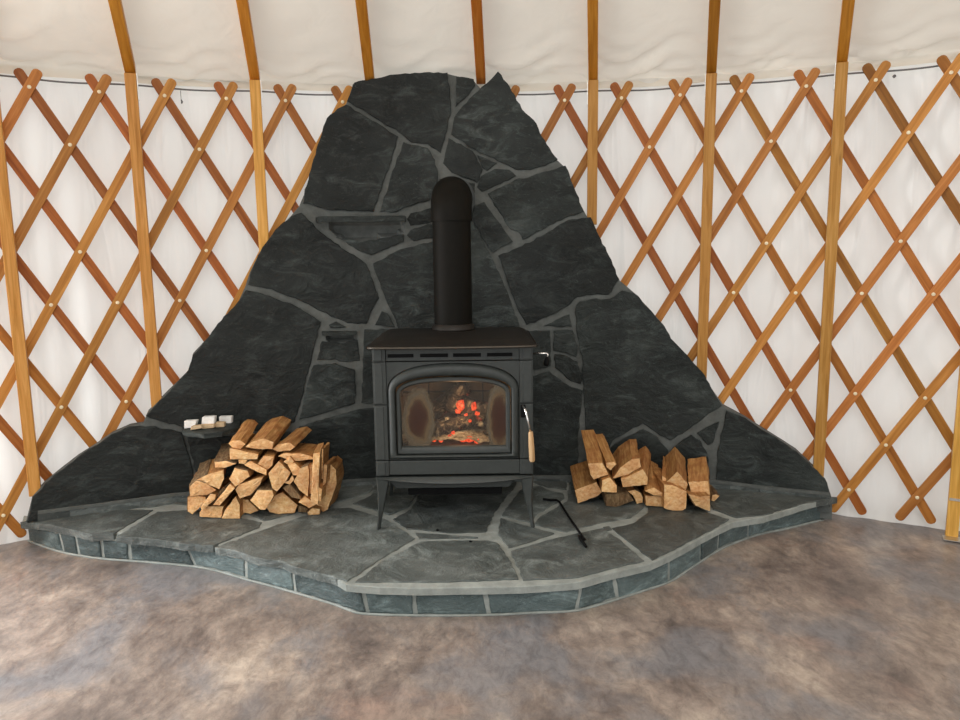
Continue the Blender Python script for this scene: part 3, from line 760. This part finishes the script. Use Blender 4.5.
mb.tube(rim, .0042, 8); o = mb.build('lip_highlight', LIP_LIGHT, st, smooth=True)  # added strip that paints the lit line along the plate's front lip
# bottom rail, skirt, legs
mb = MB(); rbox(mb, XC-.289, XC+.289, YF-.004, YF+.04, ZP(474), ZP(460)); mb.build('bottom_rail', IRON, st, bevel=.003)
mb = MB(); rows = []; n_ = 28
z_a = ZP(475.5)
for y_, ztp, zlo in ((YF-.012, z_a-.004, 0),):
    pass
ringF = []
for k in range(n_+1):
    t = -1+2*k/n_; x = XC+.345*t; ringF.append((x, z_a-.003, ZP(478.5)-.020*(1-t*t)))
for yy, dz0, dz1 in ((YF+.03, 0, 0), (YF-.008, 0, 0), (YF-.020, -.008, .003), (YF-.014, -.016, .001)):
    pass
sec = []
for k in range(n_+1):
    x, zt_, zl_ = ringF[k]; t = -1+2*k/n_; bw = -.016*(1-t*t)
    sec.append([Vector((x, YF+.035, zt_)), Vector((x, YF-.004+bw*.3, zt_)), Vector((x, YF-.010+bw, zt_-.004-(.012)*(1-t*t))), Vector((x, YF-.014+bw, zl_+.006)), Vector((x, YF-.006+bw, zl_)), Vector((x, YF+.035, zl_))])
mb.loft(sec, cap0=True, cap1=True); mb.build('skirt', IRON, st, smooth='auto')
mb = MB(); hz0, hz1 = ZP(488, YF+.03), ZB-.012
mb.loft([[Vector((XP(x0, 485, y_), y_, z_)) for x0, y_ in ((a_, YF+.03), (b_, YF+.03), (b_-2, YB-.03), (a_+2, YB-.03))] for a_, b_, z_ in ((396, 509, hz0), (386, 519, hz1))], cap0=True, cap1=True)
mb.build('heat_shield', IRON, st, bevel=.004)
mb = MB(); rbox(mb, XP(408, 490, YF+.05), XP(502, 490, YF+.05), YF+.05, YB-.06, ZP(494.5, YF+.05), ZP(488, YF+.05)); mb.build('ash_pan', BLACK, st, bevel=.003)
def leg(sx, y, front):
    zt_ = ZP(477)+.004; sec = []; zf = HZ+.004
    for k in range(9):
        t = k/8; z = zt_+(zf-zt_)*t
        xo = .350+.004*t**2-.006*math.sin(t*3.14); wd = .046*(1-t)**1.5+.015
        if k == 8: wd += .004; xo += .002
        x0 = XC+sx*xo; x1 = XC+sx*(xo-wd); dp = .050-.026*t
        sec.append([Vector((x0, y, z)), Vector((x0-sx*.006, y-.009, z)), Vector((x1+sx*.004, y-.003, z)), Vector((x1, y+.006, z)), Vector((x1, y+dp*.6, z)), Vector((x0, y+dp, z))])
    mb = MB(); mb.loft(sec, cap0=True, cap1=True)
    mb.build('leg', IRON, st, smooth='auto')
for sx in (-1, 1):
    leg(sx, YF-.004, True); leg(sx, YB-.05, False)
# draft lever on the right
a0_ = at_y(533.5, 353.6, 3.16); a1_ = Vector((XC+.412, 3.16, a0_.z+.001))
mb = MB(); mb.tube([a0_-Vector((.02, 0, 0)), a1_, a1_+Vector((.006, -.002, -.004)), a1_+Vector((.005, -.003, -.02))], .0042, 8); mb.build('draft_lever', CHROME, st, smooth=True)
mb = MB(); mb.tube([a1_+Vector((.005, -.003, -.016)), a1_+Vector((.003, -.003, -.028)), a1_+Vector((.0, -.004, -.045)), a1_+Vector((-.002, -.004, -.056))], [.006, .011, .014, .008], 12); mb.build('lever_knob', BLACK, st, smooth=True)
# fire chamber
BRICK = plain('fire_brick', (.16, .115, .075), .9)
BRICK.node_tree.nodes['Principled BSDF'].inputs['Roughness'].default_value = .95
mb = MB(); fx = .262; fy0, fy1 = YF+.035, YF+.34; fz0, fz1 = ZP(449), ZT-.07
def brickwall(mb, P0, du, dv, nu, nv, nrm):
    for j in range(nv):
        for i in range(nu):
            c = P0+du*((i+.5)/nu)+dv*((j+.5)/nv); size = du/nu*.96+dv/nv*.96+nrm*.02
            mb.box(c, (max(abs(size.x), .004), max(abs(size.y), .004), max(abs(size.z), .004)))
brickwall(mb, Vector((XC-fx, fy1, fz0)), Vector((2*fx, 0, 0)), Vector((0, 0, fz1-fz0)), 4, 2, Vector((0, 1, 0)))
for sx in (-1, 1): brickwall(mb, Vector((XC+sx*fx, fy0, fz0)), Vector((0, fy1-fy0, 0)), Vector((0, 0, fz1-fz0)), 3, 2, Vector((1, 0, 0)))
rbox(mb, XC-fx, XC+fx, fy0, fy1, fz0-.02, fz0); 
mb.build('fire_brick_liner', BRICK, st, bevel=.002)
# ash, charred logs and embers
m, nt, b, N, L = mat('ash'); ASH = m; t = N.new('ShaderNodeTexCoord'); n1 = noise_n(N, L, t.outputs['Object'], 38, 8, .7); r = ramp(N, [(.35, (.10, .075, .05)), (.5, (.36, .31, .22)), (.62, (.62, .56, .43))]); L.new(n1.outputs[0], r.inputs[0]); L.new(r.outputs[0], b.inputs['Base Color']); b.inputs['Roughness'].default_value = .95
m, nt, b, N, L = mat('charred_wood'); CHAR = m; t = N.new('ShaderNodeTexCoord'); n1 = noise_n(N, L, t.outputs['Object'], 30, 8, .7, .8)
r = ramp(N, [(.3, (.006, .005, .004)), (.52, (.028, .020, .014)), (.60, (.20, .16, .11)), (.72, (.55, .48, .36))]); L.new(n1.outputs[0], r.inputs[0]); L.new(r.outputs[0], b.inputs['Base Color']); b.inputs['Roughness'].default_value = .9
n2 = noise_n(N, L, t.outputs['Object'], 17, 5, .6, 1.2); r2 = ramp(N, [(.60, (0, 0, 0)), (.70, (.9, .05, .01))]); L.new(n2.outputs[0], r2.inputs[0]); L.new(r2.outputs[0], b.inputs['Emission Color']); b.inputs['Emission Strength'].default_value = .35
m, nt, b, N, L = mat('glowing_ember'); EMB = m; t = N.new('ShaderNodeTexCoord'); n1 = noise_n(N, L, t.outputs['Object'], 45, 6, .7, .6); r = ramp(N, [(.38, (.06, .004, .001)), (.5, (.75, .035, .008)), (.64, (1, .16, .04))]); L.new(n1.outputs[0], r.inputs[0]); L.new(r.outputs[0], b.inputs['Emission Color']); b.inputs['Emission Strength'].default_value = 1.5; b.inputs['Base Color'].default_value = (.05, .02, .01, 1)
def rock(c, r, seed, m, name, parent=None, amp=.35, sub=3):
    bm = bmesh.new(); bmesh.ops.create_icosphere(bm, subdivisions=sub, radius=1)
    for v in bm.verts:
        k = 1+amp*noise.fractal(v.co*1.6+Vector((seed, 0, 0)), 1, 2, 3); v.co = Vector((v.co.x*r[0]*k, v.co.y*r[1]*k, v.co.z*r[2]*k))
    me = bpy.data.meshes.new(name); bm.to_mesh(me); bm.free(); me.materials.append(m)
    o = link(name, me); o.location = c; return o
# ash bed: uneven heap
mb = MB(); nx, ny = 60, 26
for j in range(ny+1):
    for i in range(nx+1):
        x = -fx+.012+(2*fx-.024)*i/nx; y = fy0+(fy1-fy0-.015)*j/ny; u_ = (x-.0)/fx
        h = .018+.050*math.exp(-((x+.02)/.13)**2)*(.3+.7*min(1, j/ny*2))+.014*noise.fractal(Vector((x*22, y*22, 3)), 1, 2, 4)
        mb.v.append(Vector((XC+x, y, fz0+max(.004, h))))
for j in range(ny):
    for i in range(nx): q = j*(nx+1)+i; mb.face((q, q+1, q+nx+2, q+nx+1))
o = mb.build('ash_bed', ASH, smooth=True, base=(XC, YF+.18, fz0)); tag(o, 'pale ash heap covering the stove fire chamber floor', 'ash', kind='stuff')
def clog(name, a, b_, r, seed, label):
    mb = MB(); a, b_ = Vector(a), Vector(b_); pts = [a.lerp(b_, k/14) for k in range(15)]
    mb.tube(pts, [r*(1+.12*noise.noise(Vector((k*.5, seed, 0)))) for k in range(15)], 20)
    for i, v in enumerate(mb.v): v += Vector((0, 0, 1))*.012*noise.fractal(v*26+Vector((seed, 0, 0)), 1, 2, 3)+Vector((0, 1, 0))*.010*noise.noise(v*30)
    o = mb.build(name, CHAR, smooth=True, base=tuple((a+b_)/2)); tag(o, label, 'log', 'charred logs in the fire'); return o
clog('charred_log', (XC-.10, YF+.10, fz0+.045), (XC+.11, YF+.19, fz0+.095), .036, 1, 'charred log lying across the ash at the front of the fire')
clog('charred_log', (XC-.03, YF+.23, fz0+.17), (XC+.15, YF+.19, fz0+.115), .046, 5, 'charred log behind, with two glowing spots on it')
clog('charred_log', (XC-.12, YF+.27, fz0+.10), (XC+.05, YF+.24, fz0+.235), .038, 9, 'topmost charred log at the back of the fire')
EM = [(461, 405, .165, .019, .024), (458, 411, .165, .013, .012), (474, 407, .165, .013, .022), (478, 413, .16, .013, .014), (470, 439, .075, .020, .013), (463, 440, .07, .015, .010), (477, 441, .075, .013, .010), (450, 437, .08, .012, .010), (441, 441, .07, .010, .007), (434, 440, .08, .010, .008), (466, 415, .15, .008, .008), (453, 433, .09, .009, .009), (425, 441, .07, .008, .006), (470, 421, .12, .007, .007)]
for k, (px, py, dy, rx, rz) in enumerate(EM):
    c = at_y(px, py, YF+dy); o = rock(tuple(c), (rx, rx*.8, rz), k*3.3, EMB, 'ember'); tag(o, 'orange glowing ember behind the stove glass', 'ember', 'glowing embers in the stove')
CHK = [(408, 442, .08, .013, .007), (416, 440, .09, .011, .009), (422, 436, .11, .010, .009), (428, 430, .13, .015, .012), (443, 433, .11, .014, .010), (436, 423, .14, .013, .013), (447, 420, .15, .012, .012), (486, 432, .11, .014, .010), (481, 424, .13, .012, .012)]
for k, (px, py, dy, rx, rz) in enumerate(CHK):
    c = at_y(px, py, YF+dy); o = rock(tuple(c), (rx, rx*.8, rz), k*2.7+50, CHAR if k % 2 else ASH, 'charcoal_piece'); tag(o, 'ashy lump of charcoal in the stove fire', 'charcoal', 'ashy charcoal lumps in the stove')

fl = bpy.data.lights.new('fire_glow', 'POINT'); fl.energy = .9; fl.color = (1, .62, .36); fl.shadow_soft_size = .05
fo = bpy.data.objects.new('fire_glow', fl); C.objects.link(fo); fo.location = (XC+.02, YF+.10, fz0+.17)
# ------------------------------------------------------------ stove pipe
PY = 3.50; PX = at_y(452.6, 280, PY).x
sp = root('stove_pipe', (PX, PY, ztop), 'black round stove pipe rising from the stove and elbowing into the slate', 'stove pipe')
zE = at_y(452, 173.5, PY-.05).z-.095-.105
mb = MB()
mb.tube([(PX, PY, ztop+.004), (PX, PY, ztop+.30), (PX, PY, zE)], .0915, 48); mb.build('pipe_section', PIPE, sp, smooth='auto')
mb = MB(); pts = [(PX, PY, zE-.012)]
for k in range(0, 13):
    a = math.pi/2*k/12; pts.append((PX, PY+.105*(1-math.cos(a)), zE+.105*math.sin(a)))
pts.append((PX, 3.80, zE+.105)); mb.tube(pts, .0975, 48); mb.build('elbow', PIPE, sp, smooth='auto')
mb = MB(); mb.tube([(PX, PY, zE-.016), (PX, PY, zE-.004)], .0985, 48); mb.build('pipe_joint', PIPE, sp, smooth='auto')
mb = MB(); zz = ztop
mb.tube([(PX, PY, zz), (PX, PY, zz+.006), (PX, PY, zz+.022), (PX, PY, zz+.030)], [.106, .108, .102, .094], 48); mb.build('flue_collar', TOPI, sp, smooth='auto')
mb = MB(); yw = 3.755; ringp = []
for r_, y_ in ((.100, yw), (.113, yw), (.113, yw+.02), (.100, yw+.02)): ringp.append([Vector((PX+r_*math.cos(2*math.pi*k/48), y_, zE+.105+r_*math.sin(2*math.pi*k/48))) for k in range(48)])
mb.loft(ringp+[ringp[0]]); mb.build('wall_ring', IRON, sp)
#LOGS
# ------------------------------------------------------------ firewood
def logmat(name, a, b_, c, streak, rough=.7, bs=.5):
    m, nt, b, N, L = mat(name); t = N.new('ShaderNodeTexCoord'); oi = N.new('ShaderNodeObjectInfo')
    rs = N.new('ShaderNodeMath'); rs.operation = 'MULTIPLY'; rs.inputs[1].default_value = 53; L.new(oi.outputs['Random'], rs.inputs[0])
    mp = mapping(N, L, t.outputs['UV'], streak, loc=rs.outputs[0]); n = noise_n(N, L, mp.outputs[0], 3, 8, .65, .5)
    r = ramp(N, [(.28, a), (.5, b_), (.72, c)]); L.new(n.outputs[0], r.inputs[0])
    n2 = noise_n(N, L, mapping(N, L, t.outputs['UV'], (6, 6, 1), loc=rs.outputs[0]).outputs[0], 2.2, 3); r2 = ramp(N, [(.35, (.78, .70, .62)), (.6, (1, 1, 1))]); L.new(n2.outputs[0], r2.inputs[0])
    o = mix(N, L, 1.0, r.outputs[0], r2.outputs[0], 'MULTIPLY')
    hs = N.new('ShaderNodeHueSaturation'); L.new(o, hs.inputs['Color'])
    mr = N.new('ShaderNodeMapRange'); mr.inputs['To Min'].default_value = .78; mr.inputs['To Max'].default_value = 1.12; L.new(oi.outputs['Random'], mr.inputs[0]); L.new(mr.outputs[0], hs.inputs['Value'])
    mh = N.new('ShaderNodeMapRange'); mh.inputs['To Min'].default_value = .485; mh.inputs['To Max'].default_value = .51; L.new(n2.outputs[0], mh.inputs[0]); L.new(mh.outputs[0], hs.inputs['Hue'])
    L.new(hs.outputs[0], b.inputs['Base Color']); b.inputs['Roughness'].default_value = rough; b.inputs['Specular IOR Level'].default_value = .3
    bump(N, L, b, n.outputs[0], bs, .006); return m
ENDG = logmat('end_grain', (.64, .31, .105), (.86, .52, .23), (.96, .72, .42), (22, 30, 1))
SPLIT = logmat('split_face', (.27, .115, .035), (.47, .235, .075), (.68, .41, .17), (34, 3, 1))
BARK = logmat('bark', (.07, .042, .020), (.21, .135, .065), (.42, .30, .165), (30, 9, 1), .9, 1.0)

def log(face, back, L, label, group, ox, oy, Y0, barkedges=(), rest=False, sc_=5.3333):
    px = [(ox+x/sc_, oy+y/sc_) for x, y in face]
    if rest:
        lowx, lowy = max(px, key=lambda p: p[1]); q = at_z(lowx, lowy, HZ+.003); Y0 = q.y
    F3 = [at_y(x, y, Y0) for x, y in px]
    c = sum(F3, Vector())/len(F3)
    if back: V = at_y(ox+back[0]/sc_, oy+back[1]/sc_, Y0+L)-c
    else: V = Vector((rnd.uniform(-.02, .02), L, rnd.uniform(-.002, .006)))
    # keep the far end in front of the stone
    e = c+V; rr = math.hypot(e.x, e.y-CY)
    if rr > RS-.07: V *= max(.3, 1-(rr-(RS-.07))/V.y)
    # densify and roughen the face outline
    rd = random.Random(hash(label) & 0 or len(label)*7+int(face[0][0]))
    P = []; E = []; n = len(F3)
    for i in range(n):
        a, b_ = F3[i], F3[(i+1) % n]; d = b_-a; k = max(1, int(d.length/.018)); nr = Vector((-d.z, 0, d.x)).normalized()
        for j in range(k):
            P.append(a+d*(j/k)+nr*(rd.uniform(-.0016, .0016) if j else 0)); E.append(i)
    ar = sum(P[i].x*P[(i+1) % len(P)].z-P[(i+1) % len(P)].x*P[i].z for i in range(len(P)))/2
    m_ = len(P); ns = 7; rings = []
    tw = rd.uniform(-.10, .10); tp = rd.uniform(.88, 1.02)
    for k in range(ns+1):
        t = k/ns; sc2 = 1+(tp-1)*t; an = tw*t; ca, sa = math.cos(an), math.sin(an); ring = []
        wob = Vector((rd.uniform(-.002, .002), 0, rd.uniform(-.002, .002))) if 0 < k < ns else Vector()
        for i, p in enumerate(P):
            q = p-c; q = Vector((q.x*ca-q.z*sa, q.y, q.x*sa+q.z*ca))*sc2
            g_ = noise.noise(Vector((q.x*40, t*1.3+len(label), q.z*40)))*.004
            ring.append(c+V*t+q*(1+g_*8*(1 if k else 0))+wob)
        if rest and k:
            lo = min(v.z for v in ring); ring = [v+Vector((0, 0, HZ+.003-lo if lo < HZ+.003 else 0)) for v in ring]
        rings.append(ring)
    base = c+V*.5; lo = min(min(v.z for v in r) for r in rings); base = Vector((base.x, base.y, lo))
    body = MB(); bark = MB()
    per = [0]
    for i in range(m_): per.append(per[-1]+(P[(i+1) % m_]-P[i]).length)
    Lr = V.length; u0 = rd.uniform(0, 3)
    def endcap(ring, back_=False):
        cc = sum(ring, Vector())/m_
        off = V.normalized()*(-.003 if not back_ else .003)
        b0 = len(body.v); body.v.extend(ring); mid = [v.lerp(cc, .4)+off*.6+V.normalized()*rd.uniform(-.002, .002) for v in ring]; body.v.extend(mid); body.v.append(cc+off)
        for i in range(m_):
            j = (i+1) % m_
            f1 = (b0+i, b0+j, b0+m_+j, b0+m_+i); body.face(f1, [(body.v[q].x+u0, body.v[q].z) for q in f1], 1)
            f2 = (b0+m_+i, b0+m_+j, b0+2*m_); body.face(f2, [(body.v[q].x+u0, body.v[q].z) for q in f2], 1)
    endcap(rings[0]); 
    if True:
        for i in range(m_):
            j = (i+1) % m_
            for k in range(ns):
                src = (rings[k][i], rings[k][j], rings[k+1][j], rings[k+1][i])
                uv = [(per[i]+u0, Lr*k/ns), (per[i+1]+u0, Lr*k/ns), (per[i+1]+u0, Lr*(k+1)/ns), (per[i]+u0, Lr*(k+1)/ns)]
                b0 = len(body.v); body.v.extend(src); body.face((b0, b0+1, b0+2, b0+3), uv, 0)
                if E[i] in barkedges:
                    cc0, cc1 = sum(rings[k], Vector())/m_, sum(rings[k+1], Vector())/m_
                    o4 = [s+(s-(cc0 if q < 2 else cc1)).normalized()*(.003+.0035*abs(noise.noise(s*60))) for q, s in enumerate(src)]
                    b0 = len(bark.v); bark.v.extend(o4); bark.face((b0, b0+1, b0+2, b0+3), uv)
                    b0 = len(bark.v); bark.v.extend(src); bark.face((b0+3, b0+2, b0+1, b0), uv)
                    if k == 0: b0 = len(bark.v); bark.v.extend([src[0], src[1], o4[1], o4[0]]); bark.face((b0, b0+1, b0+2, b0+3), uv)
    endcap(rings[-1][::-1], True)
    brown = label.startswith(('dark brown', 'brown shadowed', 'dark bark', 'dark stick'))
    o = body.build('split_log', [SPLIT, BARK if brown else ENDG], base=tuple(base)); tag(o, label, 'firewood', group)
    bmw = bmesh.new(); bmw.from_mesh(o.data); bmesh.ops.remove_doubles(bmw, verts=bmw.verts, dist=.0002); bmesh.ops.recalc_face_normals(bmw, faces=bmw.faces); bmw.to_mesh(o.data); bmw.free()
    if bark.f:
        k = bark.build('bark', BARK, o); k['label'] = 'rough brown bark'
        bmw = bmesh.new(); bmw.from_mesh(k.data); bmesh.ops.remove_doubles(bmw, verts=bmw.verts, dist=.0002); bmw.to_mesh(k.data); bmw.free()
    return o
GL_ = 'split firewood stacked on the left of the hearth'; GR_ = 'split firewood stacked on the right of the hearth'
LEFT = [
 ([(312,232),(335,215),(375,216),(402,236),(375,262),(335,256)], (438,112), .32, 3.27, (), False, 'rounded split log on top of the left pile, farthest left of its top row'),
 ([(402,250),(440,222),(500,205),(552,225),(545,262),(470,262)], (588,112), .33, 3.27, (), False, 'broad pale split log lying at the very top of the left pile'),
 ([(548,262),(575,238),(640,228),(668,250),(640,270),(575,275)], (705,165), .28, 3.28, (), False, 'thin wedge log at the right of the left pile top row'),
 ([(318,258),(350,262),(470,290),(465,316),(320,316)], None, .30, 3.25, (), False, 'pale flat block directly under the rounded top log'),
 ([(575,300),(605,285),(690,285),(752,300),(768,316),(680,325),(615,312)], (740,248), .24, 3.27, (), False, 'flat tan slab jutting right below the top of the left pile'),
 ([(365,320),(412,320),(400,342),(368,338)], None, .26, 3.25, (), False, 'tiny square stick end below the pale flat block'),
 ([(395,346),(430,325),(515,372),(513,402),(470,385)], None, .28, 3.245, (0,), False, 'long slanting wedge end in the upper middle of the left pile'),
 ([(465,345),(500,298),(555,302),(545,350),(520,372)], None, .28, 3.255, (0,), False, 'greyish four-sided log end just right of centre near the pile top'),
 ([(238,330),(300,325),(352,340),(290,362),(240,360)], (330,238), .30, 3.25, (0,1,4), False, 'bark-covered log sloping on the left shoulder of the left pile'),
 ([(140,425),(200,398),(285,375),(288,420),(262,475),(200,452)], (250,335), .30, 3.24, (0,5), False, 'large wedge with mossy bark on the left side of the left pile'),
 ([(105,462),(140,430),(190,445),(245,480),(200,505),(108,514)], (185,400), .28, 3.235, (0,1,5), False, 'log showing rough tan bark at the left edge of the left pile'),
 ([(95,520),(150,513),(190,517),(190,540),(120,610),(96,595)], None, .30, 3.23, (5,), True, 'leftmost bottom log of the left pile, pointed at its foot'),
 ([(162,572),(215,500),(245,505),(240,530),(172,592)], None, .28, 3.235, (), False, 'narrow slanting log just above the bottom left corner'),
 ([(158,600),(180,566),(285,567),(272,628),(158,622)], None, .30, 3.23, (), True, 'orange boxy log on the bottom row of the left pile'),
 ([(228,560),(320,448),(345,470),(265,562)], None, .30, 3.23, (), False, 'thin plank-like log leaning diagonally in the left pile'),
 ([(315,420),(345,362),(412,377),(425,408),(348,462)], None, .30, 3.245, (1,), False, 'brown-backed log end left of the pile centre'),
 ([(275,632),(292,590),(350,515),(372,560),(372,632)], None, .30, 3.23, (), True, 'tall pale triangular log standing on the bottom row'),
 ([(348,478),(368,452),(440,425),(495,412),(480,450),(425,508),(372,525)], None, .30, 3.24, (4,), False, 'large leaf-shaped log end in the middle of the left pile'),
 ([(378,600),(380,532),(415,532),(470,590),(430,607)], None, .30, 3.23, (), True, 'low wedge log on the bottom row beside the pale triangle'),
 ([(428,535),(465,482),(545,482),(553,510),(508,585),(482,585)], None, .30, 3.235, (1,), False, 'angular log end propped over the bottom row centre'),
 ([(515,572),(562,507),(600,492),(680,560),(665,600),(580,608),(530,596)], None, .30, 3.23, (4,5), True, 'widest half-round log on the bottom row of the left pile'),
 ([(525,392),(580,327),(642,387),(620,430),(570,488),(545,470)], None, .30, 3.24, (), False, 'big diamond-shaped pale log end right of the pile centre'),
 ([(605,330),(640,302),(662,330),(640,352)], None, .26, 3.25, (), False, 'small rounded stick end under the flat tan slab'),
 ([(628,348),(665,335),(705,372),(695,405),(655,400)], None, .27, 3.245, (2,), False, 'small bright wedge end right of the diamond-shaped log'),
 ([(600,440),(632,432),(652,402),(662,425),(640,450)], None, .26, 3.25, (), False, 'thin splinter-like stick right of the diamond log'),
 ([(660,435),(700,362),(735,350),(742,400),(735,515),(690,480)], None, .30, 3.24, (1,), False, 'tall pointed wedge left of the upright plank'),
 ([(750,540),(765,285),(800,280),(788,560)], None, .16, 3.215, (), False, 'tall narrow orange plank standing upright at the right of the left pile'),
 ([(802,262),(817,262),(817,420),(802,420)], None, .14, 3.30, (), False, 'slim reddish stick peeking up behind the upright plank'),
 ([(742,345),(762,345),(757,500),(745,500)], None, .14, 3.26, (), False, 'slim pale board just left of the upright plank'),
 ([(685,545),(720,517),(780,556),(742,577)], None, .28, 3.225, (), False, 'flat pale log end at the foot of the upright plank'),
 ([(780,535),(792,465),(810,475),(806,540)], None, .20, 3.22, (), False, 'short pale stick tucked right of the upright plank'),
 ([(785,560),(818,480),(828,400),(858,345),(885,372),(888,450),(840,585),(815,597)], None, .16, 3.215, (), True, 'curved standing split log at the right end of the left pile'),
 ([(820,345),(838,345),(832,440),(815,460)], None, .14, 3.27, (), False, 'thin board behind the curved standing log'),
 ([(733,600),(760,577),(800,582),(797,610),(737,612)], None, .26, 3.22, (), True, 'small block at the bottom right of the left pile'),
 ([(680,562),(733,580),(733,600),(685,597)], None, .28, 3.25, (0,), True, 'dark brown low stick between the half-round log and the small block'),
 ([(605,472),(640,452),(690,510),(700,530),(650,520)], None, .28, 3.25, (0,1), False, 'brown shadowed log end above the half-round log'),
 ([(195,515),(240,508),(280,470),(300,475),(262,520),(220,560)], None, .26, 3.27, (1,2), False, 'dark stick wedged behind the leaning plank'),
]
for f, bk, L, Y, be, rest, lab in LEFT: log(f, bk, L, lab, GL_, 170, 400, Y, be, rest)
RIGHT = [
 ([(80,375),(195,332),(222,385),(200,405),(95,445)], (112,238), .34, 3.30, (), True, 'big square-ended log at the lower left of the right pile'),
 ([(150,232),(225,228),(258,290),(180,318),(162,290)], (152,90), .32, 3.36, (), False, 'upended-looking log at the upper left of the right pile'),
 ([(246,228),(290,222),(302,235),(270,268),(248,250)], (205,80), .32, 3.37, (), False, 'narrow log with a long pale side, second along the top of the right pile'),
 ([(225,322),(265,306),(303,350),(302,386),(222,382)], None, .30, 3.33, (), False, 'small pale square log end near the middle of the right pile'),
 ([(280,312),(320,256),(385,207),(425,205),(432,250),(362,292)], (352,140), .30, 3.36, (), False, 'dark red-sided wedge log at the top centre of the right pile'),
 ([(325,312),(360,302),(442,262),(468,310),(465,345),(335,358)], (420,190), .28, 3.34, (), False, 'bright wedge log with a cracked end under the dark-sided one'),
 ([(245,395),(360,392),(390,430),(300,460),(250,455)], None, .28, 3.32, (0,1,2,3,4), True, 'dark bark-faced log lying low in the right pile'),
 ([(362,380),(400,373),(430,390),(442,415),(440,440),(410,447),(392,405)], None, .26, 3.30, (1,2), True, 'small curved pale log end beside the bark-faced log'),
 ([(452,378),(500,360),(552,392),(552,404),(500,402)], (485,220), .34, 3.32, (), False, 'long flat-topped log left of the tall pair in the right pile'),
 ([(455,403),(545,407),(548,462),(458,455)], None, .30, 3.31, (), True, 'squat square log end below the long flat-topped log'),
 ([(568,330),(625,275),(682,342),(670,377)], (622,168), .32, 3.33, (), False, 'peaked log on top of the large square block in the right pile'),
 ([(555,345),(600,347),(675,382),(672,470),(655,482),(600,482),(555,470)], None, .30, 3.31, (), True, 'large orange square block on the bottom row of the right pile'),
 ([(545,300),(567,312),(564,345),(546,370)], (560,205), .30, 3.35, (), False, 'slim log squeezed behind the peaked log'),
 ([(685,330),(790,326),(800,400),(738,404),(697,380)], (735,190), .34, 3.33, (), False, 'upper log of the rightmost pair with a long upright side'),
 ([(687,397),(745,410),(800,404),(800,486),(725,457)], None, .30, 3.31, (4,), True, 'lower log of the rightmost pair with a curved cracked end'),
 ([(812,402),(832,396),(850,405),(822,434),(808,430)], None, .14, 3.32, (0,1), True, 'little bark scrap at the far right of the right pile'),
]
for f, bk, L, Y, be, rest, lab in RIGHT: log(f, bk, L, lab, GR_, 560, 420, Y, be, rest)

# ------------------------------------------------------------ fire starters on the ledge
WAX = plain('white_wax', (.86, .84, .80), .5); TAN = plain('tan_block', (.58, .42, .25), .7)
def block(quad, Y, dep, z0, m, name, label, cat, group, thk=None):
    if Y is None: lx, ly = max(quad, key=lambda q: q[1]); Y = at_z(170+lx/12, 400+ly/12, z0).y
    P = [at_y(170+x/12, 400+y/12, Y) for x, y in quad]
    dz = z0-min(p.z for p in P); P = [p+Vector((0, 0, dz)) for p in P]
    mb = MB(); mb.loft([P, [p+Vector((0, dep, 0)) for p in P]], cap0=True, cap1=True)
    c = sum(P, Vector())/4
    o = mb.build(name, m, bevel=.003, base=(c.x, c.y+dep/2, min(p.z for p in P))); tag(o, label, cat, group); return o
YM = at_z(207, 428.3, zl).y
block([(240,365),(385,340),(372,305),(250,318)], None, .03, zl+.001, TAN, 'kindling_block', 'flat tan block at the front left of the ledge, below a white cube', 'fire starter', 'tan blocks on the ledge')
block([(385,350),(530,335),(525,298),(380,305)], None, .03, zl+.001, TAN, 'kindling_block', 'flat tan block at the ledge front, between the other two front tan blocks', 'fire starter', 'tan blocks on the ledge')
block([(542,332),(650,325),(650,272),(545,268)], None, .03, zl+.001, TAN, 'kindling_block', 'squarish tan block in front of the right white cube on the ledge', 'fire starter', 'tan blocks on the ledge')
block([(168,345),(300,330),(320,245),(168,252)], None, .03, zl+.001, WAX, 'firelighter_cube', 'leftmost white cube on the small slate ledge', 'fire starter', 'white cubes on the ledge')
block([(375,290),(530,285),(538,198),(385,205)], YM, .03, zl+.021, WAX, 'firelighter_cube', 'middle and highest white cube on the small slate ledge', 'fire starter', 'white cubes on the ledge')
block([(375,345),(530,345),(530,292),(375,292)], YM+.001, .028, zl+.001, TAN, 'kindling_block', 'tan block directly beneath the middle white cube, behind the front tan blocks', 'fire starter', 'tan blocks on the ledge')
block([(590,285),(735,280),(738,198),(585,202)], None, .03, zl+.001, WAX, 'firelighter_cube', 'rightmost white cube on the small slate ledge', 'fire starter', 'white cubes on the ledge')

# ------------------------------------------------------------ poker
zk = HZ+.009
K = [at_z(543, 499, zk), at_z(551, 500, zk), at_z(556.5, 500, zk), at_z(559.5, 502, zk), at_z(571, 520, zk), at_z(584.5, 539.5, zk)]
pk = root('fire_poker', tuple(K[4]-Vector((0, 0, .005))), 'black bent iron poker lying on the hearth right of the stove', 'fire poker')
mb = MB(); mb.tube(K, .0055, 10); mb.build('rod', BLACK, pk, smooth=True)
K2 = [at_z(584.5, 539.5, zk), at_z(581.5, 538.5, zk), at_z(579, 536, zk), at_z(580.5, 539, zk), at_z(586, 546.5, zk)]
mb = MB(); mb.tube(K2, [.0055, .0055, .0058, .0075, .0065], 10); mb.build('hook_tip', BLACK, pk, smooth=True)
# two small dark specks of charcoal on the hearth
for x, y, lab in ((437.5, 530, 'tiny black crumb on the mortar line in front of the stove'), (470.5, 541.5, 'tiny black crumb on the front centre flagstone')):
    o = rock(tuple(at_z(x, y, HZ+.004)), (.007, .006, .005), x, BLACK, 'charcoal_crumb', sub=2); tag(o, lab, 'charcoal')
